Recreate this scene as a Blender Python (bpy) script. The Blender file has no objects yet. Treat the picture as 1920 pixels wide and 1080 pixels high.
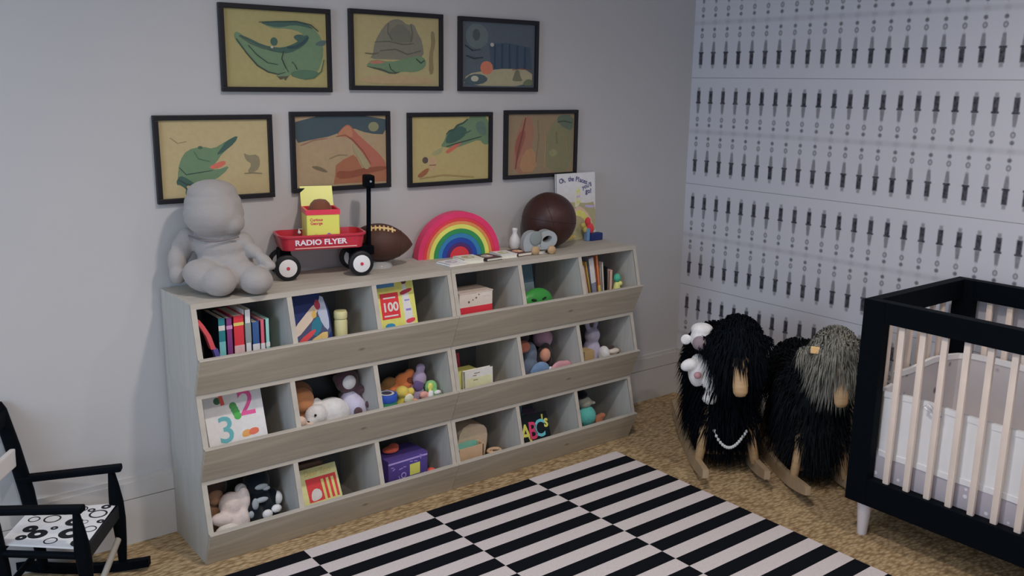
import bpy, math, random
from mathutils import Vector, Matrix, Euler
random.seed(7)
S = bpy.context.scene
COL = S.collection
PI = math.pi

# ------------------------------------------------------------------ camera
YAW, PITCH, ROLL, FPX = 0.6654, 0.2192, 0.0150, 1725.1
F = Vector((math.sin(YAW)*math.cos(PITCH), math.cos(YAW)*math.cos(PITCH), -math.sin(PITCH)))
r0 = F.cross(Vector((0, 0, 1))).normalized(); u0 = r0.cross(F)
rt = r0*math.cos(ROLL) + u0*math.sin(ROLL); up = -r0*math.sin(ROLL) + u0*math.cos(ROLL)
cd = bpy.data.cameras.new('camera'); cam = bpy.data.objects.new('camera', cd); COL.objects.link(cam)
m = Matrix((rt, up, -F)).transposed().to_4x4(); m.translation = Vector((-3.593, -3.1544, 1.60))
cam.matrix_world = m
cd.sensor_width = 36; cd.lens = FPX/1920*36; cd.clip_start = 0.02
S.camera = cam

# ------------------------------------------------------------------ view / world / lights
S.view_settings.view_transform = 'Standard'; S.view_settings.look = 'None'
S.view_settings.gamma = 1; S.view_settings.use_curve_mapping = False
S.view_settings.exposure = 0.13
w = bpy.data.worlds.new('world'); S.world = w; w.use_nodes = True
w.node_tree.nodes['Background'].inputs[0].default_value = (0.55, 0.68, 1.0, 1)
w.node_tree.nodes['Background'].inputs[1].default_value = 1.0

def area(name, loc, target, sx, sy, power, color):
    l = bpy.data.lights.new(name, 'AREA'); l.shape = 'RECTANGLE'; l.size = sx; l.size_y = sy
    l.energy = power; l.color = color
    o = bpy.data.objects.new(name, l); COL.objects.link(o); o.location = loc
    o.rotation_euler = (Vector(target)-Vector(loc)).to_track_quat('-Z', 'Y').to_euler()
    return o
area('window_daylight', (-5.12, -1.55, 1.45), (-2.0, -1.55, 1.1), 1.5, 1.3, 26, (0.55, 0.75, 1.0))
area('window_daylight_rear', (-3.3, -4.72, 1.55), (-2.4, 0, 1.1), 1.3, 1.2, 8, (0.75, 0.85, 1.0))
DOWNLIGHTS = [(-2.15, -1.62, 66), (-0.95, -2.45, 40), (-3.45, -2.60, 60)]
def spot(name, loc, power, color, cone=158, blend=.85, r=.07):
    l = bpy.data.lights.new(name, 'SPOT'); l.energy = power; l.color = color; l.spot_size = math.radians(cone); l.spot_blend = blend; l.shadow_soft_size = r
    o = bpy.data.objects.new(name, l); COL.objects.link(o); o.location = loc; return o
for (x, y, p) in DOWNLIGHTS: spot('downlight_beam', (x, y, 2.585), p, (1.0, 0.895, 0.83))

# ------------------------------------------------------------------ materials
def lin(c):
    c /= 255.0
    return c/12.92 if c <= 0.04045 else ((c+0.055)/1.055)**2.4
def C(r, g, b, k=1.9):
    q = [lin(v)*k for v in (r, g, b)]; y = .25*q[0]+.6*q[1]+.15*q[2]      # print and toy colours greyed slightly, on the prints for glass haze
    return tuple(min(0.9, v*.84+y*.16) for v in q) + (1,)
MATS = {}
def mat(name, col, rough=0.6, var=0.0, scale=20, bump=0.0, bscale=80, spec=0.4, metallic=0, stretch=None, sheen=0, alpha=1):
    if name in MATS: return MATS[name]
    M = bpy.data.materials.new(name); M.use_nodes = True; MATS[name] = M
    nt = M.node_tree; N = nt.nodes; L = nt.links; b = N['Principled BSDF']
    b.inputs['Base Color'].default_value = col; b.inputs['Roughness'].default_value = rough
    b.inputs['Specular IOR Level'].default_value = spec; b.inputs['Metallic'].default_value = metallic
    b.inputs['Sheen Weight'].default_value = sheen; b.inputs['Alpha'].default_value = alpha
    tc = N.new('ShaderNodeTexCoord'); mp = N.new('ShaderNodeMapping'); L.new(tc.outputs['Object'], mp.inputs[0])
    if stretch: mp.inputs['Scale'].default_value = stretch
    if var > 0:
        n = N.new('ShaderNodeTexNoise'); n.inputs['Scale'].default_value = scale; n.inputs['Detail'].default_value = 6
        L.new(mp.outputs[0], n.inputs['Vector'])
        cr = N.new('ShaderNodeMapRange'); cr.inputs['From Min'].default_value = .3; cr.inputs['From Max'].default_value = .7
        cr.inputs['To Min'].default_value = 1-var; cr.inputs['To Max'].default_value = 1+var
        L.new(n.outputs[0], cr.inputs['Value'])
        mx = N.new('ShaderNodeVectorMath'); mx.operation = 'SCALE'; mx.inputs[0].default_value = col[:3]
        L.new(cr.outputs[0], mx.inputs['Scale']); L.new(mx.outputs[0], b.inputs['Base Color'])
    if bump > 0:
        n2 = N.new('ShaderNodeTexNoise'); n2.inputs['Scale'].default_value = bscale; n2.inputs['Detail'].default_value = 4
        L.new(mp.outputs[0], n2.inputs['Vector'])
        bp = N.new('ShaderNodeBump'); bp.inputs['Strength'].default_value = bump; bp.inputs['Distance'].default_value = 0.004
        L.new(n2.outputs[0], bp.inputs['Height']); L.new(bp.outputs[0], b.inputs['Normal'])
    return M
def flat(r, g, b, rough=0.55, k=1.9):
    return mat('print_%d_%d_%d' % (r, g, b), C(r, g, b, k), rough, var=.04, scale=60)
def cloth(r, g, b, k=1.9):
    return mat('plush_%d_%d_%d' % (r, g, b), C(r, g, b, k), 0.95, var=.10, scale=30, bump=.5, bscale=220, spec=.1, sheen=.25)

wall_m = mat('painted_wall', (0.60, 0.59, 0.585, 1), 0.75, var=.012, scale=3, bump=.03, bscale=120, spec=.25)
ceil_m = mat('ceiling_paint', (0.75, 0.74, 0.72, 1), 0.9)
trim_m = mat('baseboard_paint', (0.62, 0.605, 0.59, 1), 0.5, spec=.35)
gap_m = mat('board_gap', (0.10, 0.095, 0.09, 1), 0.8)

# ---- node expression helper
class NX:
    def __init__(s, nt): s.nt = nt
    def op(s, o, *a):
        n = s.nt.nodes.new('ShaderNodeMath'); n.operation = o
        for i, v in enumerate(a):
            if isinstance(v, (int, float)): n.inputs[i].default_value = v
            else: s.nt.links.new(v, n.inputs[i])
        return n.outputs[0]
    def sm(s, lo, hi, v):        # smoothstep lo->hi
        n = s.nt.nodes.new('ShaderNodeMapRange'); n.interpolation_type = 'SMOOTHSTEP'
        s.nt.links.new(v, n.inputs['Value'])
        n.inputs['From Min'].default_value = min(lo, hi); n.inputs['From Max'].default_value = max(lo, hi)
        n.inputs['To Min'].default_value = 0 if lo < hi else 1; n.inputs['To Max'].default_value = 1 if lo < hi else 0
        return n.outputs[0]

def wallpaper():
    M = bpy.data.materials.new('wallpaper_print'); M.use_nodes = True
    nt = M.node_tree; N = nt.nodes; L = nt.links; b = N['Principled BSDF']; X = NX(nt)
    g = N.new('ShaderNodeNewGeometry'); sp = N.new('ShaderNodeSeparateXYZ'); L.new(g.outputs['Position'], sp.inputs[0])
    PXW, SEAM, HALF = 0.0761, 1.6380, 0.2612
    ph = X.op('ADD', X.op('DIVIDE', X.op('ADD', sp.outputs['Y'], 0.051), PXW), 100.5)
    du = X.op('MULTIPLY', X.op('ABSOLUTE', X.op('SUBTRACT', X.op('FRACT', ph), 0.5)), PXW)     # metres from column axis
    zv = X.op('ADD', X.op('DIVIDE', X.op('SUBTRACT', sp.outputs['Z'], SEAM), 2*HALF), 50.0)
    fv = X.op('FRACT', zv)
    v = X.op('MULTIPLY', X.op('MINIMUM', fv, X.op('SUBTRACT', 1.0, fv)), 2.0)                 # 0 at seam .. 1 at soft band
    def band(lo, hi, e=.012): return X.op('MULTIPLY', X.sm(lo-e, lo+e, v), X.sm(hi+e, hi-e, v))
    def wid(wd, e=.004):
        if isinstance(wd, (int, float)): return X.sm(wd+e, wd-e, du)
        return X.sm(e, -e, X.op('SUBTRACT', du, wd))
    def mul(*a):
        o = a[0]
        for q in a[1:]: o = X.op('MULTIPLY', o, q)
        return o
    def mx(*a):
        o = a[0]
        for q in a[1:]: o = X.op('MAXIMUM', o, q)
        return o
    taper = X.op('SUBTRACT', .0098, X.op('MULTIPLY', X.sm(.48, .68, v), .0035))
    tip = mul(band(.175, .26, .02), wid(.0075), 0.50)
    dark = mul(band(.235, .47, .02), wid(.0108), 0.95)
    wing = mul(band(.44, .475, .006), wid(.0145), 0.93)
    tail = mul(band(.46, .655, .025), wid(taper), 0.62)
    def ell(vc, rv, ru, e=.35):
        a = X.op('DIVIDE', X.op('SUBTRACT', v, vc), rv); c = X.op('DIVIDE', du, ru)
        return X.op('SQRT', X.op('ADD', X.op('MULTIPLY', a, a), X.op('MULTIPLY', c, c)))
    e1 = ell(.765, .045, .0095)
    ring = mul(X.sm(1.35, .8, e1), X.op('ADD', .45, X.op('MULTIPLY', X.sm(.1, .7, e1), .55)), 0.55)
    dot = mul(X.sm(1.35, .4, ell(.875, .036, .0095)), 0.75)
    line = mul(band(.62, .97, .02), wid(.0012), 0.25)
    smud = mul(X.sm(.93, .99, v), X.op('ADD', .12, X.op('MULTIPLY', X.sm(.022, .004, du), .12)))
    seam = mul(X.sm(.009, .003, v), 0.5)
    tot = mx(tip, dark, wing, tail, ring, dot, line, smud, seam)
    n = N.new('ShaderNodeTexNoise'); n.inputs['Scale'].default_value = 55; L.new(g.outputs['Position'], n.inputs['Vector'])
    tot = X.op('MULTIPLY', tot, X.op('ADD', .78, X.op('MULTIPLY', n.outputs[0], .42)))
    mix = N.new('ShaderNodeMix'); mix.data_type = 'RGBA'; mix.clamp_factor = True
    L.new(tot, mix.inputs['Factor']); mix.inputs['A'].default_value = (0.70, 0.705, 0.765, 1); mix.inputs['B'].default_value = (0.022, 0.02, 0.036, 1)
    L.new(mix.outputs['Result'], b.inputs['Base Color']); b.inputs['Roughness'].default_value = .7
    return M

def carpet():
    M = bpy.data.materials.new('sisal_carpet'); M.use_nodes = True
    nt = M.node_tree; N = nt.nodes; L = nt.links; b = N['Principled BSDF']; X = NX(nt)
    tc = N.new('ShaderNodeTexCoord'); mp = N.new('ShaderNodeMapping'); L.new(tc.outputs['Object'], mp.inputs[0])
    mp.inputs['Rotation'].default_value = (0, 0, .1); mp.inputs['Scale'].default_value = (38, 95, 60)
    vo = N.new('ShaderNodeTexVoronoi'); vo.inputs['Scale'].default_value = 1.0; L.new(mp.outputs[0], vo.inputs['Vector'])
    n = N.new('ShaderNodeTexNoise'); n.inputs['Scale'].default_value = 1.0; n.inputs['Detail'].default_value = 5; L.new(mp.outputs[0], n.inputs['Vector'])
    n2 = N.new('ShaderNodeTexNoise'); n2.inputs['Scale'].default_value = 3.0; L.new(tc.outputs['Object'], n2.inputs['Vector'])
    fac = X.op('ADD', X.op('MULTIPLY', vo.outputs['Distance'], .9), X.op('MULTIPLY', n.outputs[0], .45))
    fac = X.op('ADD', fac, X.op('MULTIPLY', X.op('SUBTRACT', n2.outputs[0], .5), .35))
    cr = N.new('ShaderNodeValToRGB'); L.new(fac, cr.inputs[0])
    e = cr.color_ramp.elements; e[0].position = .25; e[0].color = (0.62, 0.47, 0.28, 1); e[1].position = 1.0; e[1].color = (0.27, 0.18, 0.095, 1)
    m1 = e.new(.6); m1.color = (0.47, 0.345, 0.195, 1)
    L.new(cr.outputs[0], b.inputs['Base Color']); b.inputs['Roughness'].default_value = .95; b.inputs['Specular IOR Level'].default_value = .1
    bp = N.new('ShaderNodeBump'); bp.inputs['Strength'].default_value = .8; bp.inputs['Distance'].default_value = .006; bp.invert = True
    L.new(fac, bp.inputs['Height']); L.new(bp.outputs[0], b.inputs['Normal'])
    return M

def woodm(name, c1, c2, sc=(2, 30, 30), knots=0.0):
    M = bpy.data.materials.new(name); M.use_nodes = True
    nt = M.node_tree; N = nt.nodes; L = nt.links; b = N['Principled BSDF']; X = NX(nt)
    tc = N.new('ShaderNodeTexCoord'); mp = N.new('ShaderNodeMapping'); L.new(tc.outputs['Object'], mp.inputs[0]); mp.inputs['Scale'].default_value = sc
    n = N.new('ShaderNodeTexNoise'); n.inputs['Scale'].default_value = 1.2; n.inputs['Detail'].default_value = 8; n.inputs['Distortion'].default_value = 1.2
    L.new(mp.outputs[0], n.inputs['Vector'])
    n2 = N.new('ShaderNodeTexNoise'); n2.inputs['Scale'].default_value = 2.2; L.new(tc.outputs['Object'], n2.inputs['Vector'])
    f = X.op('ADD', X.op('MULTIPLY', n.outputs[0], .8), X.op('MULTIPLY', n2.outputs[0], .3))
    cr = N.new('ShaderNodeValToRGB'); L.new(f, cr.inputs[0]); e = cr.color_ramp.elements
    e[0].position = .35; e[0].color = c2; e[1].position = .72; e[1].color = c1
    out = cr.outputs[0]
    if knots:
        mp2 = N.new('ShaderNodeMapping'); L.new(tc.outputs['Object'], mp2.inputs[0]); mp2.inputs['Scale'].default_value = (2.4, 1, 5.5)
        vo = N.new('ShaderNodeTexVoronoi'); vo.inputs['Scale'].default_value = 1.6; L.new(mp2.outputs[0], vo.inputs['Vector'])
        kf = X.op('MULTIPLY', X.sm(.085, .02, vo.outputs['Distance']), knots)
        mx = N.new('ShaderNodeMix'); mx.data_type = 'RGBA'; L.new(kf, mx.inputs['Factor']); L.new(out, mx.inputs['A']); mx.inputs['B'].default_value = (c2[0]*.35, c2[1]*.33, c2[2]*.3, 1)
        out = mx.outputs['Result']
    L.new(out, b.inputs['Base Color']); b.inputs['Roughness'].default_value = .65; b.inputs['Specular IOR Level'].default_value = .25
    return M
W_RAIL = woodm('weathered_oak_rail', (0.57, 0.505, 0.40, 1), (0.38, 0.335, 0.26, 1), (1.6, 22, 26), knots=.75)
W_SIDE = woodm('weathered_oak_panel', (0.56, 0.54, 0.49, 1), (0.47, 0.455, 0.415, 1), (24, 24, 2))
W_EDGE = woodm('weathered_oak_edge', (0.60, 0.56, 0.485, 1), (0.50, 0.465, 0.40, 1), (3, 12, 12))
W_TOP = woodm('weathered_oak_top', (0.57, 0.53, 0.455, 1), (0.46, 0.43, 0.37, 1), (2, 26, 26))
W_BACK = mat('shade_darkened_back', (0.115, 0.122, 0.125, 1), .7, var=.1, scale=8)  # shade inside the bins is put into the back panel colour
BLACK = mat('black_painted_wood', (0.002, 0.0038, 0.0065, 1), .6, spec=.06)
FRAME = mat('black_picture_frame', (0.012, 0.012, 0.016, 1), .45)
BEECH = mat('pale_beech_wood', (0.55, 0.37, 0.20, 1), .55, var=.12, scale=18, stretch=(1, 1, 6))
PAGES = mat('paper_pages', C(190, 180, 165), .8, var=.05, scale=200)

# ------------------------------------------------------------------ mesh helpers
ID = Matrix.Identity(4)
def T(x, y, z): return Matrix.Translation((x, y, z))
def RX(a): return Matrix.Rotation(math.radians(a), 4, 'X')
def RY(a): return Matrix.Rotation(math.radians(a), 4, 'Y')
def RZ(a): return Matrix.Rotation(math.radians(a), 4, 'Z')
def SC(x, y, z): return Matrix.Diagonal((x, y, z, 1))
class MB:
    def __init__(s): s.v = []; s.f = []; s.mi = []
    def add(s, vs, fs, m=0, M=ID):
        o = len(s.v); s.v += [tuple(M @ Vector(q)) for q in vs]
        flip = M.to_3x3().determinant() < 0
        for f in fs:
            f = tuple(o+i for i in f); s.f.append(f[::-1] if flip else f); s.mi.append(m)
        return s
    def box(s, x0, x1, y0, y1, z0, z1, m=0, M=ID, bev=0):
        if bev <= 0:
            vs = [(x, y, z) for z in (z0, z1) for y in (y0, y1) for x in (x0, x1)]
            return s.add(vs, [(0, 2, 3, 1), (4, 5, 7, 6), (0, 1, 5, 4), (2, 6, 7, 3), (0, 4, 6, 2), (1, 3, 7, 5)], m, M)
        import bmesh
        bm = bmesh.new(); bmesh.ops.create_cube(bm, size=1)
        bmesh.ops.scale(bm, vec=(x1-x0, y1-y0, z1-z0), verts=bm.verts)
        bmesh.ops.translate(bm, vec=((x0+x1)/2, (y0+y1)/2, (z0+z1)/2), verts=bm.verts)
        bmesh.ops.bevel(bm, geom=bm.edges[:], offset=min(bev, .45*min(x1-x0, y1-y0, z1-z0)), segments=2, affect='EDGES', profile=.6)
        return s.bm(bm, m, M)
    def bm(s, bm, m=0, M=ID):
        bm.verts.index_update()
        s.add([tuple(v.co) for v in bm.verts], [tuple(v.index for v in f.verts) for f in bm.faces], m, M); bm.free(); return s
    def prism(s, poly, d0, d1, m=0, M=ID):      # poly in xy, extruded in z
        n = len(poly); area = sum(poly[i][0]*poly[(i+1) % n][1]-poly[(i+1) % n][0]*poly[i][1] for i in range(n))
        if area < 0: poly = poly[::-1]
        vs = [(x, y, d0) for x, y in poly]+[(x, y, d1) for x, y in poly]
        fs = [tuple(range(n))[::-1], tuple(range(n, 2*n))]+[(i, (i+1) % n, n+(i+1) % n, n+i) for i in range(n)]
        return s.add(vs, fs, m, M)
    def lathe(s, prof, m=0, M=ID, n=24, cap=True):
        vs = []; fs = []
        for r, z in prof: vs += [(r*math.cos(2*PI*k/n), r*math.sin(2*PI*k/n), z) for k in range(n)]
        for j in range(len(prof)-1):
            for k in range(n): fs.append((j*n+k, j*n+(k+1) % n, (j+1)*n+(k+1) % n, (j+1)*n+k))
        if cap:
            if prof[0][0] > 1e-5: fs.append(tuple(range(n))[::-1])
            if prof[-1][0] > 1e-5: fs.append(tuple(range((len(prof)-1)*n, len(prof)*n)))
        return s.add(vs, fs, m, M)
    def ell(s, c, r, m=0, M=ID, rot=None, n=24):
        k = n//2; prof = [(math.sin(PI*i/k), -math.cos(PI*i/k)) for i in range(k+1)]
        prof[0] = (1e-6, -1); prof[-1] = (1e-6, 1)
        Q = T(*c) @ (rot or ID) @ SC(*(r if hasattr(r, '__len__') else (r, r, r)))
        return s.lathe(prof, m, M @ Q, n, cap=False)
    def tube(s, pts, r, m=0, M=ID, n=10, sq=None):
        pts = [Vector(p) for p in pts]; N = len(pts); rr = r if hasattr(r, '__len__') else [r]*N
        vs = []; fs = []; prev = None
        for i, p in enumerate(pts):
            t = (pts[min(i+1, N-1)]-pts[max(i-1, 0)]).normalized()
            a = prev if prev is not None else (Vector((0, 0, 1)) if abs(t.z) < .9 else Vector((1, 0, 0)))
            x = (a - t*a.dot(t)).normalized(); y = t.cross(x); prev = x
            for k in range(n):
                an = 2*PI*k/n + (PI/n if sq else 0)
                vs.append(tuple(p + (x*math.cos(an)+y*math.sin(an))*rr[i]))
        for i in range(N-1):
            for k in range(n): fs.append((i*n+k, i*n+(k+1) % n, (i+1)*n+(k+1) % n, (i+1)*n+k))
        fs.append(tuple(range(n))[::-1]); fs.append(tuple(range((N-1)*n, N*n)))
        return s.add(vs, fs, m, M)
    def text(s, txt, size, x, y, lift, m=0, M=ID, align='CENTER', sx=1.0, rot=0, bold=0.0):
        cu = bpy.data.curves.new('t', 'FONT'); cu.body = txt; cu.size = size; cu.align_x = align; cu.align_y = 'CENTER'; cu.offset = bold; cu.resolution_u = 3
        ob = bpy.data.objects.new('t', cu); COL.objects.link(ob)
        dg = bpy.context.evaluated_depsgraph_get(); me = bpy.data.meshes.new_from_object(ob.evaluated_get(dg))
        Q = M @ T(x, y, lift) @ RZ(rot) @ SC(sx, 1, 1)
        s.add([tuple(v.co) for v in me.vertices], [tuple(p.vertices) for p in me.polygons], m, Q)
        bpy.data.objects.remove(ob); bpy.data.curves.remove(cu); bpy.data.meshes.remove(me); return s
    def build(s, name, mats, parent=None, smooth=False, loc=None, autos=None):
        me = bpy.data.meshes.new(name); me.from_pydata(s.v, [], s.f)
        mats = mats if isinstance(mats, (list, tuple)) else [mats]
        for q in mats: me.materials.append(q)
        me.polygons.foreach_set('material_index', s.mi)
        if smooth: me.polygons.foreach_set('use_smooth', [True]*len(s.f))
        me.update()
        o = bpy.data.objects.new(name, me); COL.objects.link(o)
        if parent: o.parent = parent
        if loc: o.location = loc
        if autos:
            md = o.modifiers.new('es', 'EDGE_SPLIT'); md.split_angle = math.radians(autos)
        return o
def tag(o, label, cat, group=None, kind=None):
    o['label'] = label; o['category'] = cat
    if group: o['group'] = group
    if kind: o['kind'] = kind
    return o
def thing(name, label, cat, M=ID, group=None):
    o = bpy.data.objects.new(name, None); COL.objects.link(o); o.empty_display_size = .05
    o.matrix_world = M
    return tag(o, label, cat, group)
def struct(name, mb, mats, **k):
    o = mb.build(name, mats, **k); o['kind'] = 'structure'; return o
def blob(name, parts, mat_, parent=None, M=ID, vox=.006, smooth=4):
    """soft stuffed form: ellipsoids (centre, radii, rotation) fused into one skin"""
    b = MB()
    for p in parts:
        b.ell(p[0], p[1], 0, M, p[2] if len(p) > 2 else None, 20)
    o = b.build(name, mat_, parent, smooth=True)
    r = o.modifiers.new('fuse', 'REMESH'); r.mode = 'VOXEL'; r.voxel_size = vox; r.use_smooth_shade = True
    q = o.modifiers.new('soft', 'SMOOTH'); q.iterations = smooth; q.factor = .6
    return o
def smoothp(pts, it=2):
    for _ in range(it):
        q = []
        for i in range(len(pts)):
            a = pts[i]; b = pts[(i+1) % len(pts)]
            q += [(a[0]*.75+b[0]*.25, a[1]*.75+b[1]*.25), (a[0]*.25+b[0]*.75, a[1]*.25+b[1]*.75)]
        pts = q
    return pts
def circ(cx, cy, r, n=24, ry=None): return [(cx+r*math.cos(2*PI*k/n), cy+(ry or r)*math.sin(2*PI*k/n)) for k in range(n)]
def rect(x0, y0, x1, y1): return [(x0, y0), (x1, y0), (x1, y1), (x0, y1)]

# ------------------------------------------------------------------ room
RX0, RY0, H = -5.2, -4.8, 2.62
b = MB(); b.box(RX0-.1, .1, RY0-.1, .1, -.05, 0); struct('floor', b, carpet())
b = MB(); b.box(RX0-.1, .1, RY0-.1, .1, H, H+.05); struct('ceiling', b, ceil_m)
b = MB(); b.box(RX0, 0, 0, .1, 0, H); struct('wall_back', b, wall_m)
b = MB(); b.box(0, .1, RY0-.1, .1, 0, .245, 0); b.box(0, .1, RY0-.1, .1, .245, H, 1)
struct('wall_right', b, [wall_m, wallpaper()])
def wall_with_hole(name, axis, pos, a0, a1, h0, h1, z0, z1):
    b = MB()
    for (p, q, s, t) in ((a0, h0, 0, H), (h1, a1, 0, H), (h0, h1, 0, z0), (h0, h1, z1, H)):
        if axis == 'x': b.box(pos-.1, pos, p, q, s, t)
        else: b.box(p, q, pos-.1, pos, s, t)
    struct(name, b, wall_m)
    f = MB(); t_ = .05
    for (p, q, s, t) in ((h0-t_, h0, z0-t_, z1+t_), (h1, h1+t_, z0-t_, z1+t_), (h0, h1, z0-t_, z0), (h0, h1, z1, z1+t_), ((h0+h1)/2-.02, (h0+h1)/2+.02, z0, z1)):
        if axis == 'x': f.box(pos-.02, pos+.02, p, q, s, t)
        else: f.box(p, q, pos-.02, pos+.02, s, t)
    return f
f = wall_with_hole('wall_left', 'x', RX0, RY0, 0, -2.3, -.8, .8, 2.1); struct('window_1', f, trim_m)
f = wall_with_hole('wall_front', 'y', RY0, RX0, 0, -3.95, -2.65, .95, 2.15); struct('window_2', f, trim_m)
def baseb(name, along, a0, a1):
    b = MB()
    def bx(d, z0, z1, m):
        if along == 'x': b.box(a0, a1, -d, 0, z0, z1, m)
        else: b.box(-d, 0, a0, a1, z0, z1, m)
    bx(.014, 0, .165, 0); bx(.009, .165, .168, 1); bx(.014, .168, .228, 0); bx(.009, .228, .245, 0)
    return struct(name, b, [trim_m, gap_m])
baseb('baseboard_back', 'x', RX0, -.014); baseb('baseboard_right', 'y', RY0, 0)
# ceiling lamp carrying the room's warm light
for i, (x, y, p) in enumerate(DOWNLIGHTS):
    lt = thing('ceiling_light', ['recessed white ceiling downlight above the rug before the shelves', 'recessed white ceiling downlight nearest the crib', 'recessed white ceiling downlight above the camera'][i], 'lamp', T(x, y, H), 'recessed ceiling downlights')
    b = MB(); b.lathe([(.085, -.006), (.09, 0), (.07, 0), (.068, -.006), (.085, -.006)], n=32, cap=False); b.build('trim_ring', trim_m, lt)

# ------------------------------------------------------------------ rug
RUGX, RUGY, CW, SH = -0.851, -0.428, 0.5005, 0.0620
b = MB(); ncol, nrow = 4, 36
for c in range(ncol):
    for r in range(nrow):
        dark = (r + c) % 2
        b.box(RUGX-(c+1)*CW, RUGX-c*CW, RUGY-(r+1)*SH, RUGY-r*SH, .001, .009, 1 if dark else 0)
rw = mat('rug_cream_wool', C(172, 164, 164, 1.72), .95, var=.05, scale=120, bump=.5, bscale=300, spec=.1)
rb = mat('rug_black_wool', (0.006, 0.0075, 0.011, 1), .95, var=.1, scale=120, bump=.4, bscale=300, spec=.1)
tag(b.build('striped_rug', [rw, rb]), 'flat woven rug of offset black and cream stripes on the tan carpet', 'rug')

# ------------------------------------------------------------------ storage bins
HU, DT, DL, DB, FR, PT = .3003, .304, .365, .313, .175, .018
SB = -.016
XS0, UW = -2.651, .9955
rown = ['top', 'middle', 'bottom']
coln = ['left', 'right']
def side_poly(inset):
    lz = HU-FR
    return [(SB, 0), (SB, HU), (-DT, HU), (-DL+inset, lz), (-DB+inset, 0)]
PYZ = Matrix(((0, 0, 1, 0), (1, 0, 0, 0), (0, 1, 0, 0), (0, 0, 0, 1)))   # poly xy -> world yz, depth -> x
def bins(ci, ri):
    z0 = (2-ri)*HU; x0 = XS0+ci*UW
    lab = {(0, 0): 'top weathered grey wooden bin unit on the left, under the stuffed bear and toy wagon',
           (1, 0): 'top weathered grey wooden bin unit on the right, under the rainbow and brown ball',
           (0, 1): 'middle weathered grey wooden bin unit on the left, holding the 1 2 3 book',
           (1, 1): 'middle weathered grey wooden bin unit on the right, holding the lavender bunny',
           (0, 2): 'bottom weathered grey wooden bin unit on the left, holding the purple cube',
           (1, 2): 'bottom weathered grey wooden bin unit on the right, holding the teal ball toy'}[(ci, ri)]
    t = thing('storage_bin_unit', lab, 'shelf', T(x0, 0, z0), 'stacked three-bin storage units')
    g = .0007
    for xx, nm in ((g, 'side_panel'), (UW-PT-g, 'side_panel')):
        b = MB(); b.prism(side_poly(PT), xx, xx+PT, 0, PYZ)
        b.prism([(-DT-.0004, HU-.001), (-DL+PT-.0008, HU-FR), (-DL+PT+.002, HU-FR), (-DT+.002, HU-.001)], xx, xx+PT, 1, PYZ)
        b.build(nm, [W_SIDE, W_EDGE], t)
    cw = (UW-4*PT)/3
    for k in (1, 2):
        xx = k*(cw+PT); b = MB()
        pl = [(SB+.008, PT), (SB+.008, HU-PT), (-DT, HU-PT), (-DL+PT, HU-FR), (-DB+PT, PT)]
        b.prism(pl, xx, xx+PT, 0, PYZ)
        b.prism([(-DT-.003, HU-PT), (-DL+PT-.0008, HU-FR), (-DL+PT+.002, HU-FR), (-DT+.001, HU-PT)], xx, xx+PT, 1, PYZ)
        b.build('divider', [W_SIDE, W_EDGE], t)
    b = MB(); b.box(PT+g, UW-PT-g, -DT-.002, SB, HU-PT, HU, 0); b.box(g, UW-g, -DT-.004, -DT-.001, HU-PT, HU-.0003, 1); b.build('top_panel', [W_TOP, W_EDGE], t)
    b = MB(); b.box(PT+g, UW-PT-g, -DB+PT, SB, 0.0005, PT); b.build('bottom_panel', W_TOP, t)
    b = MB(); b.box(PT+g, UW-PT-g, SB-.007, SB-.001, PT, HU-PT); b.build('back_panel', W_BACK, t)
    b = MB(); lz = HU-FR
    b.prism([(-DL, lz), (-DL+PT, lz+.001), (-DB+PT, 0.001), (-DB, 0.001)], g, UW-g, 0, PYZ)
    b.prism([(-DL, lz-.001), (-DL+.001, lz+.0035), (-DL+PT+.001, lz+.0035), (-DL+PT, lz-.001)], g, UW-g, 1, PYZ)
    b.build('front_rail', [W_RAIL, W_EDGE], t)
for ci in (0, 1):
    for ri in (0, 1, 2): bins(ci, ri)
CWI = (UW-4*PT)/3
def bx0(c): return XS0 + (c//3)*UW + PT + (c % 3)*(CWI+PT)      # inner left x of bin column c (0..5)
def bz(r): return (2-r)*HU + PT + .0008                          # floor height inside row r
TOP = 3*HU

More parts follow.
